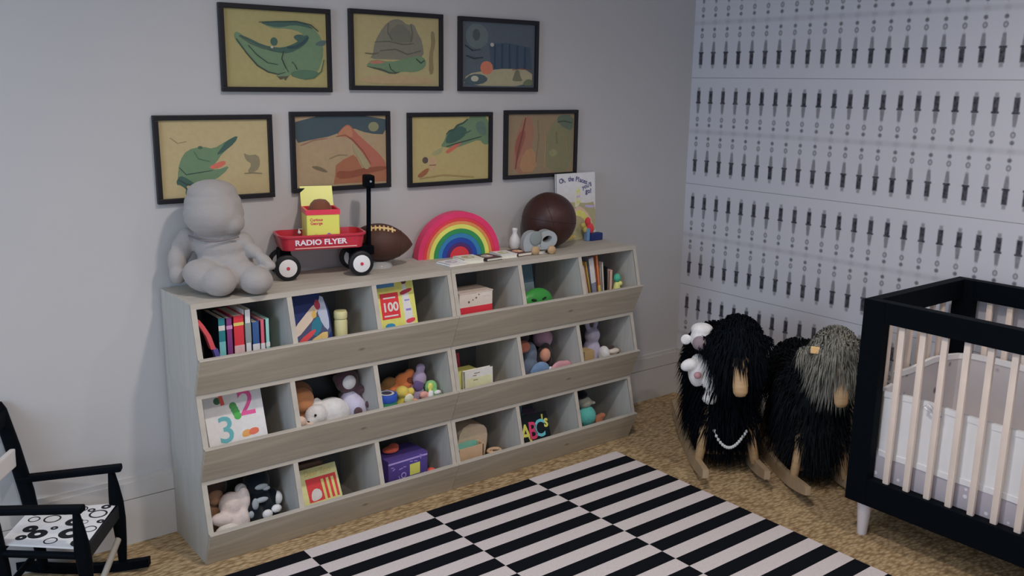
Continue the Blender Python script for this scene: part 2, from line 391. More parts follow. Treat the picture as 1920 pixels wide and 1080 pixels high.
# ------------------------------------------------------------------ framed pictures
PW, PH, PTK = .4135, .2935, .018
def picture(x0, z0, label, bg, shapes, tilt=0):
    t = thing('framed_picture', label, 'picture', T(x0, -.001, z0) @ RY(-tilt), 'framed crocodile storybook prints on the wall')
    b = MB(); fw = .017
    for (p, q, s, u) in ((0, PW, 0, fw), (0, PW, PH-fw, PH), (0, fw, fw, PH-fw), (PW-fw, PW, fw, PH-fw)):
        b.box(p, q, -PTK, 0, s, u, bev=.002)
    b.build('frame', FRAME, t)
    mats = [flat(*bg)]; d = MB(); d.box(fw-.002, PW-fw+.002, -.008, -.002, fw-.002, PH-fw+.002, 0)
    Q = T(fw, -.008, fw) @ RX(90) @ ID
    iw, ih = PW-2*fw, PH-2*fw
    lift = 0.0
    def stroke(pts, wd):
        pts = [(x*iw, (1-y)*ih) for x, y in pts]; L_ = []; R_ = []
        for i, (x, y) in enumerate(pts):
            a = pts[max(i-1, 0)]; c = pts[min(i+1, len(pts)-1)]; dx, dy = c[0]-a[0], c[1]-a[1]; l = math.hypot(dx, dy) or 1
            k = wd*(.35+.65*math.sin(PI*(i+.5)/len(pts))); L_.append((x-dy/l*k, y+dx/l*k)); R_.append((x+dy/l*k, y-dx/l*k))
        return L_+R_[::-1]
    for (pts, colr, it) in shapes:
        k = flat(*colr)
        if k not in mats: mats.append(k)
        pts = stroke(pts, it[1]) if isinstance(it, tuple) else smoothp([(x*iw, (1-y)*ih) for x, y in pts], it)
        lift += .00022
        pts = [(min(max(x, 0), iw), min(max(y, 0), ih)) for x, y in pts]
        d.prism(pts, -.0001, lift, mats.index(k), Q)
    d.build('art_print', mats, t)
def E(cx, cy, rx, ry, n=16): return [(cx+rx*math.cos(2*PI*k/n), cy+ry*math.sin(2*PI*k/n)) for k in range(n)]
G1, G2, G3 = (84, 110, 78), (50, 78, 68), (64, 94, 70)
Y1 = (136, 126, 74)
# top row
picture(-2.3972, 1.5568, 'top row left framed print of a green crocodile curling its tail, on yellow', Y1, [
    ([(.10, .30), (.13, .29), (.22, .38), (.36, .47), (.50, .50), (.62, .46), (.72, .37), (.80, .28), (.84, .22), (.90, .25), (.97, .42), (.96, .62), (.90, .80), (.78, .89), (.68, .88), (.60, .80), (.50, .84), (.36, .78), (.24, .62), (.12, .44), (.09, .36)], G1, 1),
    ([(.33, .155), (.48, .14), (.66, .12), (.82, .15), (.92, .26), (.97, .40), (.90, .50), (.80, .45), (.78, .32), (.74, .26), (.62, .22), (.48, .23), (.42, .21)], G1, 1),
    ([(.33, .155), (.48, .14), (.66, .12), (.82, .15), (.88, .22), (.78, .185), (.66, .17), (.55, .21), (.44, .205)], G2, 1),
    ([(.12, .32), (.24, .41), (.38, .50), (.50, .545), (.62, .55), (.76, .45), (.83, .34), (.80, .28), (.72, .38), (.60, .46), (.50, .48), (.36, .45), (.22, .36)], G2, 1),
    (E(.47, .40, .035, .055), G2, 0), ([(.66, .33), (.70, .29), (.78, .30), (.76, .40), (.70, .38)], G2, 1),
    ([(.88, .42), (.92, .37), (1.0, .35), (.99, .42), (.94, .44)], (66, 86, 84), 1),
    ([(.60, .84), (.70, .76), (.86, .77), (.92, .80), (.84, .88), (.76, .90)], G3, 1),
    ([(.54, .78), (.62, .70), (.66, .66), (.67, .72), (.62, .84), (.54, .91), (.50, .86), (.47, .86)], G1, 1),
    ([(.49, .86), (.60, .85), (.57, .91), (.55, .88), (.52, .90)], (70, 66, 50), 0),
    ([(.11, .38), (.20, .56), (.30, .72), (.40, .80), (.50, .83), (.57, .80)], (44, 58, 52), ('s', .0022)), ([(.22, .46), (.30, .58), (.40, .68), (.50, .70)], (44, 58, 52), ('s', .0012)),
    ([(.56, .52), (.54, .62), (.57, .72), (.60, .80)], (44, 58, 52), ('s', .0018)), ([(.64, .66), (.67, .70), (.69, .76)], (44, 58, 52), ('s', .0012)),
    ([(.60, .47), (.68, .46), (.76, .40), (.81, .33)], (36, 62, 66), ('s', .0040)), ([(.14, .34), (.24, .43), (.36, .49), (.46, .51)], (70, 84, 70), ('s', .0016)),
    ([(.33, .155), (.50, .135), (.70, .12), (.84, .155), (.92, .24)], (40, 62, 58), ('s', .0016)), ([(.76, .89), (.86, .87), (.94, .78), (.97, .62)], (60, 92, 66), ('s', .0020)), (E(.445, .475, .012, .015), (150, 150, 140), 0)])
picture(-1.9081, 1.5655, 'top row middle framed print of a grey hump over a green crocodile jaw', (140, 128, 84), [
    ([(.22, .55), (.24, .38), (.34, .16), (.44, .05), (.54, .04), (.62, .12), (.70, .09), (.74, .22), (.80, .34), (.82, .58), (.66, .62), (.40, .62), (.18, .62)], (98, 96, 80), 1),
    ([(.40, .22), (.54, .08), (.66, .22), (.70, .34), (.58, .38), (.42, .36)], (88, 88, 74), 1),
    ([(.13, .72), (.22, .62), (.42, .66), (.60, .60), (.76, .55), (.84, .60), (.84, .72), (.72, .80), (.56, .79), (.42, .82), (.32, .74), (.20, .74)], G1, 1),
    ([(.16, .68), (.24, .63), (.38, .66), (.26, .69)], (150, 92, 70), 1),
    ([(.13, .72), (.24, .74), (.32, .75), (.42, .81), (.56, .79), (.44, .84), (.30, .78), (.20, .75)], (58, 70, 56), 1),
    ([(.90, .20), (.94, .18), (.96, .36), (.92, .54), (.94, .80), (.88, .84), (.88, .52), (.91, .38)], (110, 98, 62), 1),
    ([(.14, .86), (.50, .84), (.90, .88), (.96, .97), (.04, .97)], (146, 122, 86), 1),
    ([(.24, .38), (.40, .36), (.56, .40), (.70, .38)], (74, 74, 62), ('s', .0016)), ([(.30, .50), (.48, .47), (.62, .54), (.78, .48)], (74, 74, 62), ('s', .0020)), ([(.40, .10), (.39, .24), (.44, .34)], (78, 78, 66), ('s', .0014)),
    ([(.66, .10), (.68, .24), (.66, .36)], (78, 78, 66), ('s', .0014)), ([(.40, .68), (.42, .76), (.48, .81)], (44, 58, 52), ('s', .0014)), ([(.72, .60), (.78, .66), (.82, .62)], (44, 58, 52), ('s', .0022)), ([(.13, .54), (.22, .55), (.28, .53)], (80, 76, 60), ('s', .0018))])
picture(-1.4175, 1.5646, 'top row right framed print of a dark blue night scene with an orange balloon', (66, 76, 84), [
    (E(.20, .22, .15, .19), (78, 90, 90), 0), (E(.19, .20, .05, .09), (56, 66, 66), 0),
    ([(.36, .33), (.60, .30), (.94, .36), (.96, .72), (.40, .72)], (48, 64, 80), 0),
    ([(.02, .98), (.06, .80), (.34, .74), (.60, .70), (.97, .72), (.97, .98)], (136, 128, 98), 1),
    (E(.33, .70, .085, .105), (168, 92, 62), 0),
    ([(.02, .90), (.12, .80), (.28, .80), (.36, .88), (.26, .96), (.06, .96)], (56, 72, 76), 1), (E(.17, .87, .05, .045), (150, 146, 126), 0),
    ([(.70, .84), (.73, .72), (.78, .72), (.80, .84), (.84, .90), (.68, .90)], (92, 92, 70), 1),
    ([(.84, .92), (.90, .86), (.98, .88), (.97, .97), (.84, .97)], (84, 92, 66), 1), (E(.40, .34, .025, .03), (140, 140, 130), 0),
    ([(.44, .34), (.44, .70)], (36, 52, 70), ('s', .003)), ([(.54, .32), (.54, .70)], (36, 52, 70), ('s', .003)), ([(.64, .32), (.65, .70)], (36, 52, 70), ('s', .003)), ([(.75, .34), (.75, .70)], (36, 52, 70), ('s', .003)), ([(.86, .36), (.86, .70)], (36, 52, 70), ('s', .003)),
    ([(.04, .36), (.14, .44), (.24, .42)], (36, 46, 54), ('s', .002)), ([(.06, .52), (.16, .56), (.28, .54)], (36, 46, 54), ('s', .0025)), ([(.68, .72), (.80, .70), (.96, .72)], (120, 70, 60), ('s', .0014))])
# bottom row
picture(-2.6374, 1.1855, 'bottom row framed print of an open jawed crocodile behind the bear head, on tan', (152, 136, 92), [
    ([(.14, .74), (.17, .52), (.24, .38), (.38, .34), (.48, .38), (.60, .28), (.72, .20), (.69, .30), (.56, .44), (.50, .56), (.44, .62), (.50, .66), (.63, .60), (.56, .72), (.40, .84), (.24, .84), (.16, .80)], G1, 1),
    ([(.60, .28), (.72, .20), (.69, .30), (.56, .44), (.50, .46), (.56, .36)], G2, 1),
    ([(.42, .62), (.52, .55), (.59, .54), (.58, .60), (.48, .65)], (176, 84, 62), 1),
    ([(.12, .82), (.16, .70), (.24, .76), (.30, .84), (.22, .82), (.20, .98), (.26, 1), (.26, .98), (.18, .84)], G2, 1),
    ([(.76, .44), (.80, .48), (.90, .47), (.92, .60), (.88, .70), (.78, .71), (.84, .60), (.78, .54)], (112, 104, 76), 1),
    ([(.16, .60), (.22, .70), (.34, .68), (.46, .66)], (44, 58, 52), ('s', .0014)), ([(.15, .76), (.22, .83), (.34, .85), (.44, .80)], (44, 58, 52), ('s', .0024)), ([(.30, .40), (.34, .50), (.44, .54)], (64, 92, 70), ('s', .0014)),
    (E(.36, .355, .020, .020), (60, 84, 60), 0), ([(.10, .22), (.16, .29), (.24, .27)], (128, 114, 78), ('s', .0010)), ([(.76, .72), (.84, .715), (.93, .73)], (104, 96, 72), ('s', .0016))])
picture(-2.1544, 1.1940, 'bottom row framed print of a red striped slope under a dark sky, behind the wagon', (140, 118, 86), [
    ([(-.02, -.02), (1.02, -.02), (1.02, .28), (.80, .26), (.60, .16), (.40, .28), (.20, .32), (-.02, .38)], (52, 68, 74), 1),
    (E(.86, .16, .06, .07), (112, 112, 78), 0),
    ([(.44, .28), (.50, .18), (.56, .12), (.60, .14), (.66, .24), (.74, .34), (.84, .46), (.92, .56), (1.0, .70), (1.0, .96), (.88, .94), (.84, .80), (.80, .68), (.74, .56), (.68, .46), (.62, .36), (.54, .29)], (146, 80, 62), 1),
    ([(.44, .28), (.56, .12), (.62, .20), (.62, .32), (.52, .30)], (152, 98, 66), 1),
    ([(.43, .70), (.52, .62), (.62, .56), (.66, .60), (.72, .76), (.90, .74), (1.0, .76), (1.0, .97), (.70, .97), (.40, .97), (.42, .84)], (134, 82, 52), 0), ([(.43, .78), (.58, .80), (.74, .76), (1.0, .74), (1.0, .80), (.80, .84), (.60, .90), (.43, .90)], (116, 62, 40), 1),
    ([(.16, .70), (.24, .70), (.34, .78), (.32, .80), (.20, .74)], (96, 84, 58), 1),
    ([(.62, .38), (.68, .46), (.76, .60), (.80, .74), (.79, .78), (.74, .77), (.68, .60), (.62, .50)], (132, 122, 86), 1), ([(.44, .29), (.54, .27), (.62, .34), (.74, .52), (.82, .70)], (112, 60, 46), ('s', .0018)), ([(.06, .40), (.20, .33), (.34, .31)], (130, 90, 70), ('s', .0018)), ([(.36, .60), (.46, .55), (.56, .56)], (116, 100, 66), ('s', .0014))])
picture(-1.6594, 1.1868, 'bottom row framed print of a green crocodile head reaching down from the corner, on yellow', (148, 134, 80), [
    ([(.36, .46), (.42, .36), (.44, .26), (.52, .20), (.60, .12), (.72, .06), (.76, -.02), (1.02, -.02), (1.02, .44), (.94, .46), (.88, .36), (.70, .44), (.52, .50), (.44, .47)], G1, 1),
    ([(.42, .40), (.46, .26), (.54, .20), (.62, .14), (.72, .20), (.66, .34), (.50, .42)], G2, 1),
    ([(.82, .10), (.94, .06), (.98, .30), (.90, .30), (.84, .22)], (74, 96, 84), 1),
    ([(.42, .54), (.56, .42), (.66, .38), (.60, .46), (.46, .58)], (166, 84, 60), 1),
    ([(.34, .50), (.40, .46), (.38, .56), (.28, .60), (.24, .56)], (128, 128, 84), 1),
    (E(.17, .66, .035, .05), (72, 62, 56), 0), ([(.20, .64), (.28, .60), (.32, .70), (.28, .84), (.22, .82)], (156, 128, 92), 1),
    ([(.06, .90), (.16, .80), (.22, .78), (.20, .86), (.12, .93)], (128, 76, 46), 1),
    ([(.44, .27), (.48, .22), (.54, .20), (.58, .14), (.66, .10), (.72, .04)], (48, 70, 60), ('s', .004)), ([(.50, .40), (.58, .30), (.66, .28), (.76, .22)], (52, 80, 70), ('s', .003)), ([(.44, .46), (.56, .42), (.70, .38), (.90, .32)], (44, 58, 52), ('s', .0018)),
    ([(.10, .94), (.40, .90), (.80, .96)], (134, 112, 64), ('s', .003)), ([(.22, .74), (.30, .74)], (110, 80, 60), ('s', .002))])
picture(-1.1792, 1.1934, 'bottom row rightmost framed print in faded orange and green, above the ball', (122, 104, 76), [
    ([(.10, .98), (.08, .60), (.14, .30), (.24, .06), (.34, .02), (.40, .30), (.34, .60), (.40, .98)], (134, 92, 68), 1),
    ([(.14, .80), (.10, .50), (.20, .24), (.28, .30), (.20, .60)], (124, 70, 56), 1),
    ([(.60, .98), (.56, .60), (.62, .20), (.80, .04), (.98, .10), (.98, .98)], (108, 104, 72), 1),
    ([(.76, .02), (.98, .02), (.98, .30), (.84, .24), (.72, .12)], (78, 92, 74), 1),
    ([(.16, .96), (.24, .60), (.40, .56), (.44, .96)], (144, 106, 68), 1), (E(.68, .66, .06, .06), (118, 118, 74), 0),
    ([(.26, .06), (.22, .30), (.16, .60), (.12, .90)], (100, 56, 48), ('s', .004)), ([(.44, .10), (.46, .40), (.42, .80)], (110, 96, 66), ('s', .003)), ([(.54, .30), (.56, .60), (.54, .90)], (130, 110, 76), ('s', .004)), ([(.72, .30), (.74, .50)], (96, 92, 62), ('s', .003)), ([(.74, .14), (.84, .12), (.96, .16)], (60, 72, 58), ('s', .003)), ([(.86, .40), (.90, .70)], (124, 104, 70), ('s', .004))])

# ------------------------------------------------------------------ books, boxes
def book(label, w, h, t, cov, M, front=None, group=None, arch=False, name='book'):
    """closed book: spine at x=0, width +x, height +z, front cover faces -y (y -t..0)"""
    o = thing(name, label, 'book', M, group)
    b = MB(); c = .0022
    if arch:
        pl = [(0, 0), (w, 0), (w, h*.62)]+[(w*.5+w*.5*math.cos(a*PI/16), h*.62+h*.38*math.sin(a*PI/16)) for a in range(1, 16)]+[(0, h*.62)]
        Q = RX(90)
        b.prism(pl, t-c, t, 0, Q); b.prism(pl, 0, c, 0, Q); b.box(0, c, -t, 0, 0, h*.62)
        pg = MB(); pg.prism([(x*.97+.002, y*.985+.001) for x, y in pl], c, t-c, 0, Q)
    else:
        b.box(0, w, -t, -t+c, 0, h); b.box(0, w, -c, 0, 0, h); b.box(0, c, -t, 0, 0, h)
        pg = MB(); pg.box(c, w-.003, -t+c, -c, .003, h-.003)
    mats = [cov]
    if front: front(b, mats, RX(90) @ T(0, 0, t), w, h)
    b.build('cover', mats, o); pg.build('pages', PAGES, o)
    return o
def mi(mats, m):
    if m not in mats: mats.append(m)
    return mats.index(m)
def spine(b, mats, t, h, colr, z0, z1):      # band printed on the spine (x=0 face)
    Q = Matrix(((0, 0, -1, 0), (-1, 0, 0, 0), (0, 1, 0, 0), (0, 0, 0, 1)))
    b.prism(rect(.04*t, z0*h, .96*t, z1*h), 0, .0005+.0002*(z1-z0 < 1), mi(mats, flat(*colr)), Q)
def row_book(label, x, t, h, w, colr, r, lean=0, y=-.262, band=None, group='books in the top left bin'):
    """spine towards the room, left face of its foot at x"""
    M = T(x, y, bz(r)) @ RY(-lean) @ RZ(90) @ T(0, 0, 0)
    # after RZ(90): +x(width) -> +y ; thickness -y -> +x
    def fr(b, mats, Q, ww, hh):
        if band:
            for (cc, z0, z1) in band: spine(b, mats, t, hh, cc, z0, z1)
    return book(label, w, h, t, flat(*colr), M, fr, group)
c0 = bx0(0)
t = thing('curved_toy', 'curved red toy strip with purple end at the left of the top left bin', 'toy', T(0, -.288, 0))
ARC = [(-2.546, .620), (-2.556, .680), (-2.572, .738), (-2.592, .785), (-2.612, .822), (-2.626, .842)]
def strip(name, a0, colr, th=.013):
    b = MB(); vs = []; fs = []
    for i, (x, z) in enumerate(a0):
        for (dx, dy) in ((-th, -.002), (th*.2, -.002), (th*.2, .022), (-th, .022)): vs.append((x+dx+(.006 if i else 0), dy, z))
    for i in range(len(a0)-1):
        for k in range(4): fs.append((i*4+k, (i*4+(k+1) % 4), (i+1)*4+(k+1) % 4, (i+1)*4+k))
    n = len(a0); fs += [(3, 2, 1, 0), ((n-1)*4, (n-1)*4+1, (n-1)*4+2, (n-1)*4+3)]
    b.add(vs, fs); b.build(name, flat(*colr), t)
strip('red_strip', ARC[2:], (196, 62, 74)); strip('purple_end', ARC[:3], (76, 70, 146))
g1 = 'upright books in the top left bin'
row_book('teal spined book, first upright one in the top left bin', -2.548, .023, .212, .15, (6, 22, 36), 0, band=[((0, 112, 122), 0, 1), ((190, 220, 220), .80, .88), ((90, 170, 170), .30, .62)], group=g1)  # navy cover has the bin's shade painted in, only the spine stays teal
row_book('purple spined book between the teal and red books', -2.522, .022, .208, .15, (112, 48, 110), 0, band=[((180, 120, 170), .82, .88)], group=g1)
row_book('thick red book with white lettering beside the purple book', -2.498, .038, .212, .155, (196, 24, 44), 0, band=[((225, 170, 60), .84, .89), ((220, 150, 150), .28, .52)], group=g1)
row_book('tall white spined book, the tallest in the top left bin', -2.458, .022, .228, .16, (196, 204, 204), 0, band=[((120, 130, 130), .50, .80), ((120, 190, 150), .05, .35)], group=g1)
row_book('blue spined book with white band right of the tall white book', -2.434, .027, .182, .14, (40, 78, 130), 0, band=[((200, 210, 225), .42, .58)], group=g1)
row_book('pink red spined book near the right of the top left bin', -2.405, .016, .186, .14, (206, 74, 98), 0, band=[((230, 200, 205), .40, .56)], group=g1)
row_book('pale turquoise book, last upright one in the top left bin', -2.387, .016, .186, .14, (120, 180, 172), 0, band=[((220, 230, 230), .48, .56)], group=g1)

def lean_M(x, r, tilt, y=-.288): return T(x, y, bz(r)) @ RX(-tilt) @ T(0, 0, 0)
def f_space(b, mats, Q, w, h):
    def p(pts, c, l, it=1): b.prism(smoothp([(x*w, y*h) for x, y in pts], it), -.0001, l, mi(mats, flat(*c)), Q)
    p([(.02, .48), (.14, .52), (.76, .86), (.80, .72), (.98, .60), (.98, .34), (.30, .02), (.02, .20)], (60, 66, 100), .0003)
    p([(.02, .46), (.80, .88), (.72, .66), (.10, .34)], (196, 168, 150), .0005)
    p([(.70, .72), (.86, .96), (.97, .64), (.94, .40), (.80, .50)], (150, 160, 180), .0007)
    p([(.50, .52), (.74, .66), (.80, .46), (.56, .34)], (0, 104, 128), .0009)
    p([(.56, .66), (.64, .74), (.70, .64), (.60, .60)], (214, 150, 40), .0011)
    p([(.64, .80), (.74, .88), (.82, .76), (.72, .70)], (150, 36, 60), .0011)
    p([(.18, .34), (.60, .48), (.62, .42), (.22, .26)], (196, 50, 56), .0011)
    p([(.40, .30), (.90, .44), (.88, .30), (.50, .20)], (208, 160, 80), .0013)
    p([(.10, .14), (.40, .30), (.34, .12), (.16, .04)], (170, 150, 40), .0013)
    p([(.55, .06), (.98, .28), (.98, .03), (.60, .02)], (0, 76, 160), .0013)
    p([(.40, .02), (.70, .10), (.90, .02)], (214, 170, 60), .0015)
    p([(.03, .02), (.30, .02), (.34, .14), (.03, .12)], (0, 110, 90), .0013)
book('dark blue arched picture book with colourful cover leaning beside a yellow jar', .160, .262, .022, flat(20, 38, 92), lean_M(-2.300, 0, 14, -.270), f_space, arch=True, name='picture_book')
def jar(label, x, y, z, r, h, colr):
    t = thing('jar', label, 'jar', T(x, y, z))
    m_ = mat('jar_cream', C(*colr), .4)
    b = MB(); b.lathe([(r*.92, 0), (r, .006), (r, h*.78), (r*.86, h*.83)], n=28); b.build('body', m_, t, smooth=True, autos=40)
    b = MB(); b.lathe([(r*.98, h*.84), (r*1.02, h*.86), (r*1.02, h*.96), (r*.9, h)], n=28); b.build('lid', m_, t, smooth=True, autos=40)
jar('pale yellow lidded jar beside the dark blue picture book', -2.094, -.245, bz(0), .024, .172, (178, 172, 118))

def f_100(b, mats, Q, w, h):
    R_ = flat(196, 20, 40); Wt = flat(226, 190, 190); Bl = flat(60, 120, 170)
    def p(pts, c, l, it=0): b.prism(smoothp([(x*w, y*h) for x, y in pts], it), -.0001, l, mi(mats, c), Q)
    p(rect(.20, .44, .62, .80), R_, .0004)
    b.text('100', .046, w*.41, h*.60, .0011, mi(mats, Wt), Q, bold=.0015)
    for (x0, x1, y) in ((.27, .55, .735), (.25, .57, .485)): p(rect(x0, y-.012, x1, y+.008), Wt, .0008)
    p(rect(.02, .88, .56, .97), Bl, .0004)
    p([(.70, .97), (.82, .98), (.86, .92), (.76, .88)], flat(90, 40, 60), .0004, 1)
    p([(.72, .90), (.84, .90), (.92, .40), (.86, .20), (.74, .20), (.70, .50)], flat(190, 190, 205), .0005, 1)
    p([(.66, .80), (.95, .84), (.95, .79), (.68, .74)], flat(150, 30, 50), .0007, 1)
    p([(.72, .40), (.95, .42), (.94, .36), (.74, .34)], flat(200, 40, 60), .0007, 1)
    p([(.22, .30), (.26, .38), (.44, .38), (.48, .32)], flat(0, 120, 170), .0005, 1)
    p(rect(.76, .52, .88, .55), flat(120, 110, 180), .0007); p(rect(.75, .66, .87, .68), flat(120, 110, 180), .0007)
book('large yellow picture book with a red 100 panel, leaning in the top row', .185, .268, .016, flat(212, 188, 70), lean_M(-1.974, 0, 14), f_100, name='picture_book')

def box_thing(name, label, x0, x1, y0, y1, z0, z1, colr, deco=None, rot=0, cat='box', lidm=None):
    cx, cy = (x0+x1)/2, (y0+y1)/2
    t = thing(name, label, cat, T(cx, cy, z0) @ RZ(rot)); w, d, h = x1-x0, y1-y0, z1-z0
    b = MB(); b.box(-w/2, w/2, -d/2, d/2, 0, h, bev=.0012); mats = [flat(*colr)]
    if deco: deco(b, mats, T(-w/2, -d/2, 0) @ RX(90), w, h)
    b.build('carton', mats, t)
    if lidm:
        b = MB(); b.box(-w/2-.0015, w/2+.0015, -d/2-.0015, d/2+.0015, h, h+.004); b.build('lid', flat(*lidm), t)
    return t
def d_gift(b, mats, Q, w, h):
    R_ = mi(mats, flat(196, 20, 44)); K = mi(mats, flat(90, 76, 76)); G = mi(mats, flat(170, 160, 165))
    b.prism(rect(-.0006, 0, w+.0006, .745*h), -.02, .0006, R_, Q) if False else b.prism(rect(0, 0, w, .685*h), -.0001, .0006, R_, Q)
    for (x, y, s) in ((.28, .80, .05), (.40, .84, .03), (.50, .88, .04), (.58, .95, .03)): b.prism(circ(x*w, y*h, s*w*.6, 8), -.0001, .0008, K, Q)
    b.prism(rect(.70*w, .89*h, .92*w, .905*h), -.0001, .0008, G, Q)
box_thing('gift_box', 'pinkish white cardboard box with a red lower band in the top row', -1.600, -1.440, -.285, -.175, bz(0), bz(0)+.172, (198, 176, 164), d_gift, lidm=(180, 164, 152))

def f_blue(b, mats, Q, w, h):
    b.prism(rect(0, .0, w, .60*h), -.0001, .0004, mi(mats, flat(112, 134, 138)), Q)
    k = mi(mats, flat(70, 92, 100))
    for (x, y, l) in ((.3, .30, .3), (.4, .26, .3), (.35, .40, .25)): b.prism(rect(x*w, y*h, (x+l)*w, (y+.02)*h), -.0001, .0006, k, Q)
book('slate blue and grey book leaning behind the round green toy', .115, .255, .014, flat(66, 96, 110), T(-1.258, -.200, bz(0)) @ RX(-12), f_blue)
t = thing('round_green_toy', 'round glossy green toy with dark eye slits in the top row bin', 'toy', T(-1.188, -.258, bz(0)) @ SC(1.22, .75, 1.0))
gm = mat('green_plastic', C(28, 128, 36), .35)
b = MB(); b.ell((0, 0, .072), (.072, .045, .072), n=32); b.build('body', gm, t, smooth=True)
b = MB()
for sx in (-1, 1): b.prism(smoothp([(sx*.010, .004), (sx*.030, .012), (sx*.034, .004), (sx*.014, -.004)]), 0, .004, 0, T(-.008, -.0395, .098) @ RX(62))
b.build('eye_slits', flat(8, 34, 14), t)

g6 = 'books in the top right bin'
row_book('orange red book leaning at the far left of the top right bin', -.910, .024, .235, .15, (196, 74, 40), 0, lean=15, group=g6, band=[((214, 120, 70), .7, .9)])
row_book('pink white book leaning beside the orange red one', -.889, .016, .215, .15, (206, 160, 150), 0, lean=14.5, group=g6)
row_book('thin mustard yellow book leaning in the top right bin', -.871, .010, .230, .15, (200, 150, 50), 0, lean=13, group=g6)
row_book('wide grey and white spined book in the top right bin', -.858, .030, .245, .16, (110, 118, 138), 0, lean=11, group=g6, band=[((190, 196, 206), .52, .98)])
row_book('tall orange brown book right of the grey and white one', -.824, .016, .250, .16, (196, 104, 50), 0, lean=9, group=g6, band=[((210, 170, 60), .0, .45)])
row_book('slim white book in the top right bin', -.803, .013, .215, .15, (170, 168, 160), 0, lean=6, group=g6)
row_book('slim black book in the top right bin', -.785, .009, .190, .15, (24, 26, 30), 0, lean=3, group=g6)
row_book('salmon pink book, last on the right of the top right bin', -.772, .020, .172, .14, (206, 150, 134), 0, lean=0, group=g6)
t = thing('toy_duck', 'small yellow duck toy with green cap right of the salmon book', 'toy', T(-.727, -.265, bz(0)))
b = MB(); b.ell((0, 0, .060), (.019, .02, .060)); b.ell((.012, -.006, .108), (.013, .012, .012)); b.build('body', flat(206, 190, 90), t, smooth=True)
b = MB(); b.ell((0, 0, .134), (.017, .017, .020)); b.build('cap', flat(40, 150, 120), t, smooth=True)

# middle row -----------------------------------------------------------
def f_123(b, mats, Q, w, h):
    def tx(s, size, x, y, c, rot=0): b.text(s, size, x*w, y*h, .0008, mi(mats, flat(*c)), Q, bold=.0012, rot=rot)
    tx('1', .115, .30, .93, (196, 70, 52), 8); tx('2', .125, .72, .76, (200, 60, 126)); tx('3', .125, .32, .46, (70, 150, 160))
    b.prism(circ(.24*w, .86*h, .012), -.0001, .0004, mi(mats, flat(40, 90, 60)), Q)
    for k in range(4): b.prism(circ((.49+.018*k)*w, (.76-.045*k)*h, .013, 14), -.0001, .0006+.0001*k, mi(mats, flat(50, 120+10*k, 56)), Q)
    b.prism(smoothp([(.56*w, .33*h), (.58*w, .42*h), (.72*w, .43*h), (.74*w, .34*h)]), -.0001, .0005, mi(mats, flat(222, 130, 44)), Q)
    b.prism(smoothp([(.68*w, .34*h), (.70*w, .43*h), (.86*w, .43*h), (.86*w, .35*h)]), -.0001, .0007, mi(mats, flat(226, 84, 52)), Q)
book('large square white book with the numbers 1 2 3 leaning in the middle row', .205, .262, .018, flat(206, 198, 204), T(-2.606, -.285, bz(1)) @ RX(-18), f_123, name='picture_book')

def plush(name, label, M, cat='stuffed toy'): return thing(name, label, cat, M)
def part_blob(t, name, parts, m_, vox=.005): return blob(name, parts, m_, t, vox=vox)
Z1 = bz(1); Z2 = bz(2)
t = plush('plush_lion', 'tan orange stuffed lion at the back left of the middle row bin', T(-2.232, -.160, Z1))
part_blob(t, 'body', [((0, 0, .07), (.055, .06, .07)), ((-.005, -.03, .145), (.052, .048, .050)), ((-.03, -.07, .03), (.02, .04, .02)), ((.03, -.07, .03), (.02, .04, .02))], cloth(166, 108, 62))
part_blob(t, 'mane', [((.0, .005, .150), (.062, .035, .058))], cloth(112, 74, 44))
t = plush('plush_dog', 'fluffy white stuffed dog with black eye lying in the middle row', T(-2.152, -.228, Z1) @ SC(1.12, 1.0, 1.12))
part_blob(t, 'body', [((.015, .005, .065), (.072, .045, .064)), ((-.045, -.018, .085), (.040, .032, .038)), ((-.066, -.032, .075), (.02, .018, .016)), ((-.03, .01, .118), (.016, .01, .02)), ((.06, -.03, .02), (.024, .02, .02))], cloth(206, 200, 190))
b = MB(); b.ell((-.060, -.048, .098), .0042); b.ell((-.084, -.044, .078), .005); b.build('eyes_and_nose', flat(16, 18, 22), t, smooth=True)
t = plush('plush_monkey', 'dark brown stuffed animal with round white face and lavender shirt', T(-2.045, -.195, Z1))
part_blob(t, 'body', [((-.005, 0, .185), (.046, .042, .046)), ((0, .01, .09), (.035, .035, .07)), ((-.045, .01, .20), (.014, .008, .016)), ((.04, .01, .205), (.014, .008, .016)),
    ((.038, -.03, .152), (.016, .016, .018)), ((.022, -.012, .13), (.014, .02, .03)), ((.055, -.062, .10), (.017, .016, .018)), ((.03, -.05, .03), (.02, .03, .03)), ((0, -.075, .085), (.018, .014, .018))], cloth(74, 52, 58))
part_blob(t, 'shirt', [((.005, -.008, .09), (.045, .045, .062)), ((.02, -.035, .07), (.036, .034, .058))], cloth(166, 162, 182))
b = MB(); b.ell((-.012, -.034, .190), (.027, .014, .027)); b.build('face', cloth(222, 206, 196), t, smooth=True)
t = plush('plush_doll', 'small pink and peach cloth doll at the front left of the bin', T(-2.275, -.272, Z1))
part_blob(t, 'body', [((0, 0, .095), (.022, .018, .022)), ((.006, .004, .045), (.024, .018, .045)), ((.035, -.002, .075), (.03, .010, .012), RY(25))], cloth(206, 160, 142), .004)
part_blob(t, 'skirt', [((.012, .002, .028), (.032, .016, .028))], cloth(120, 170, 168), .004)

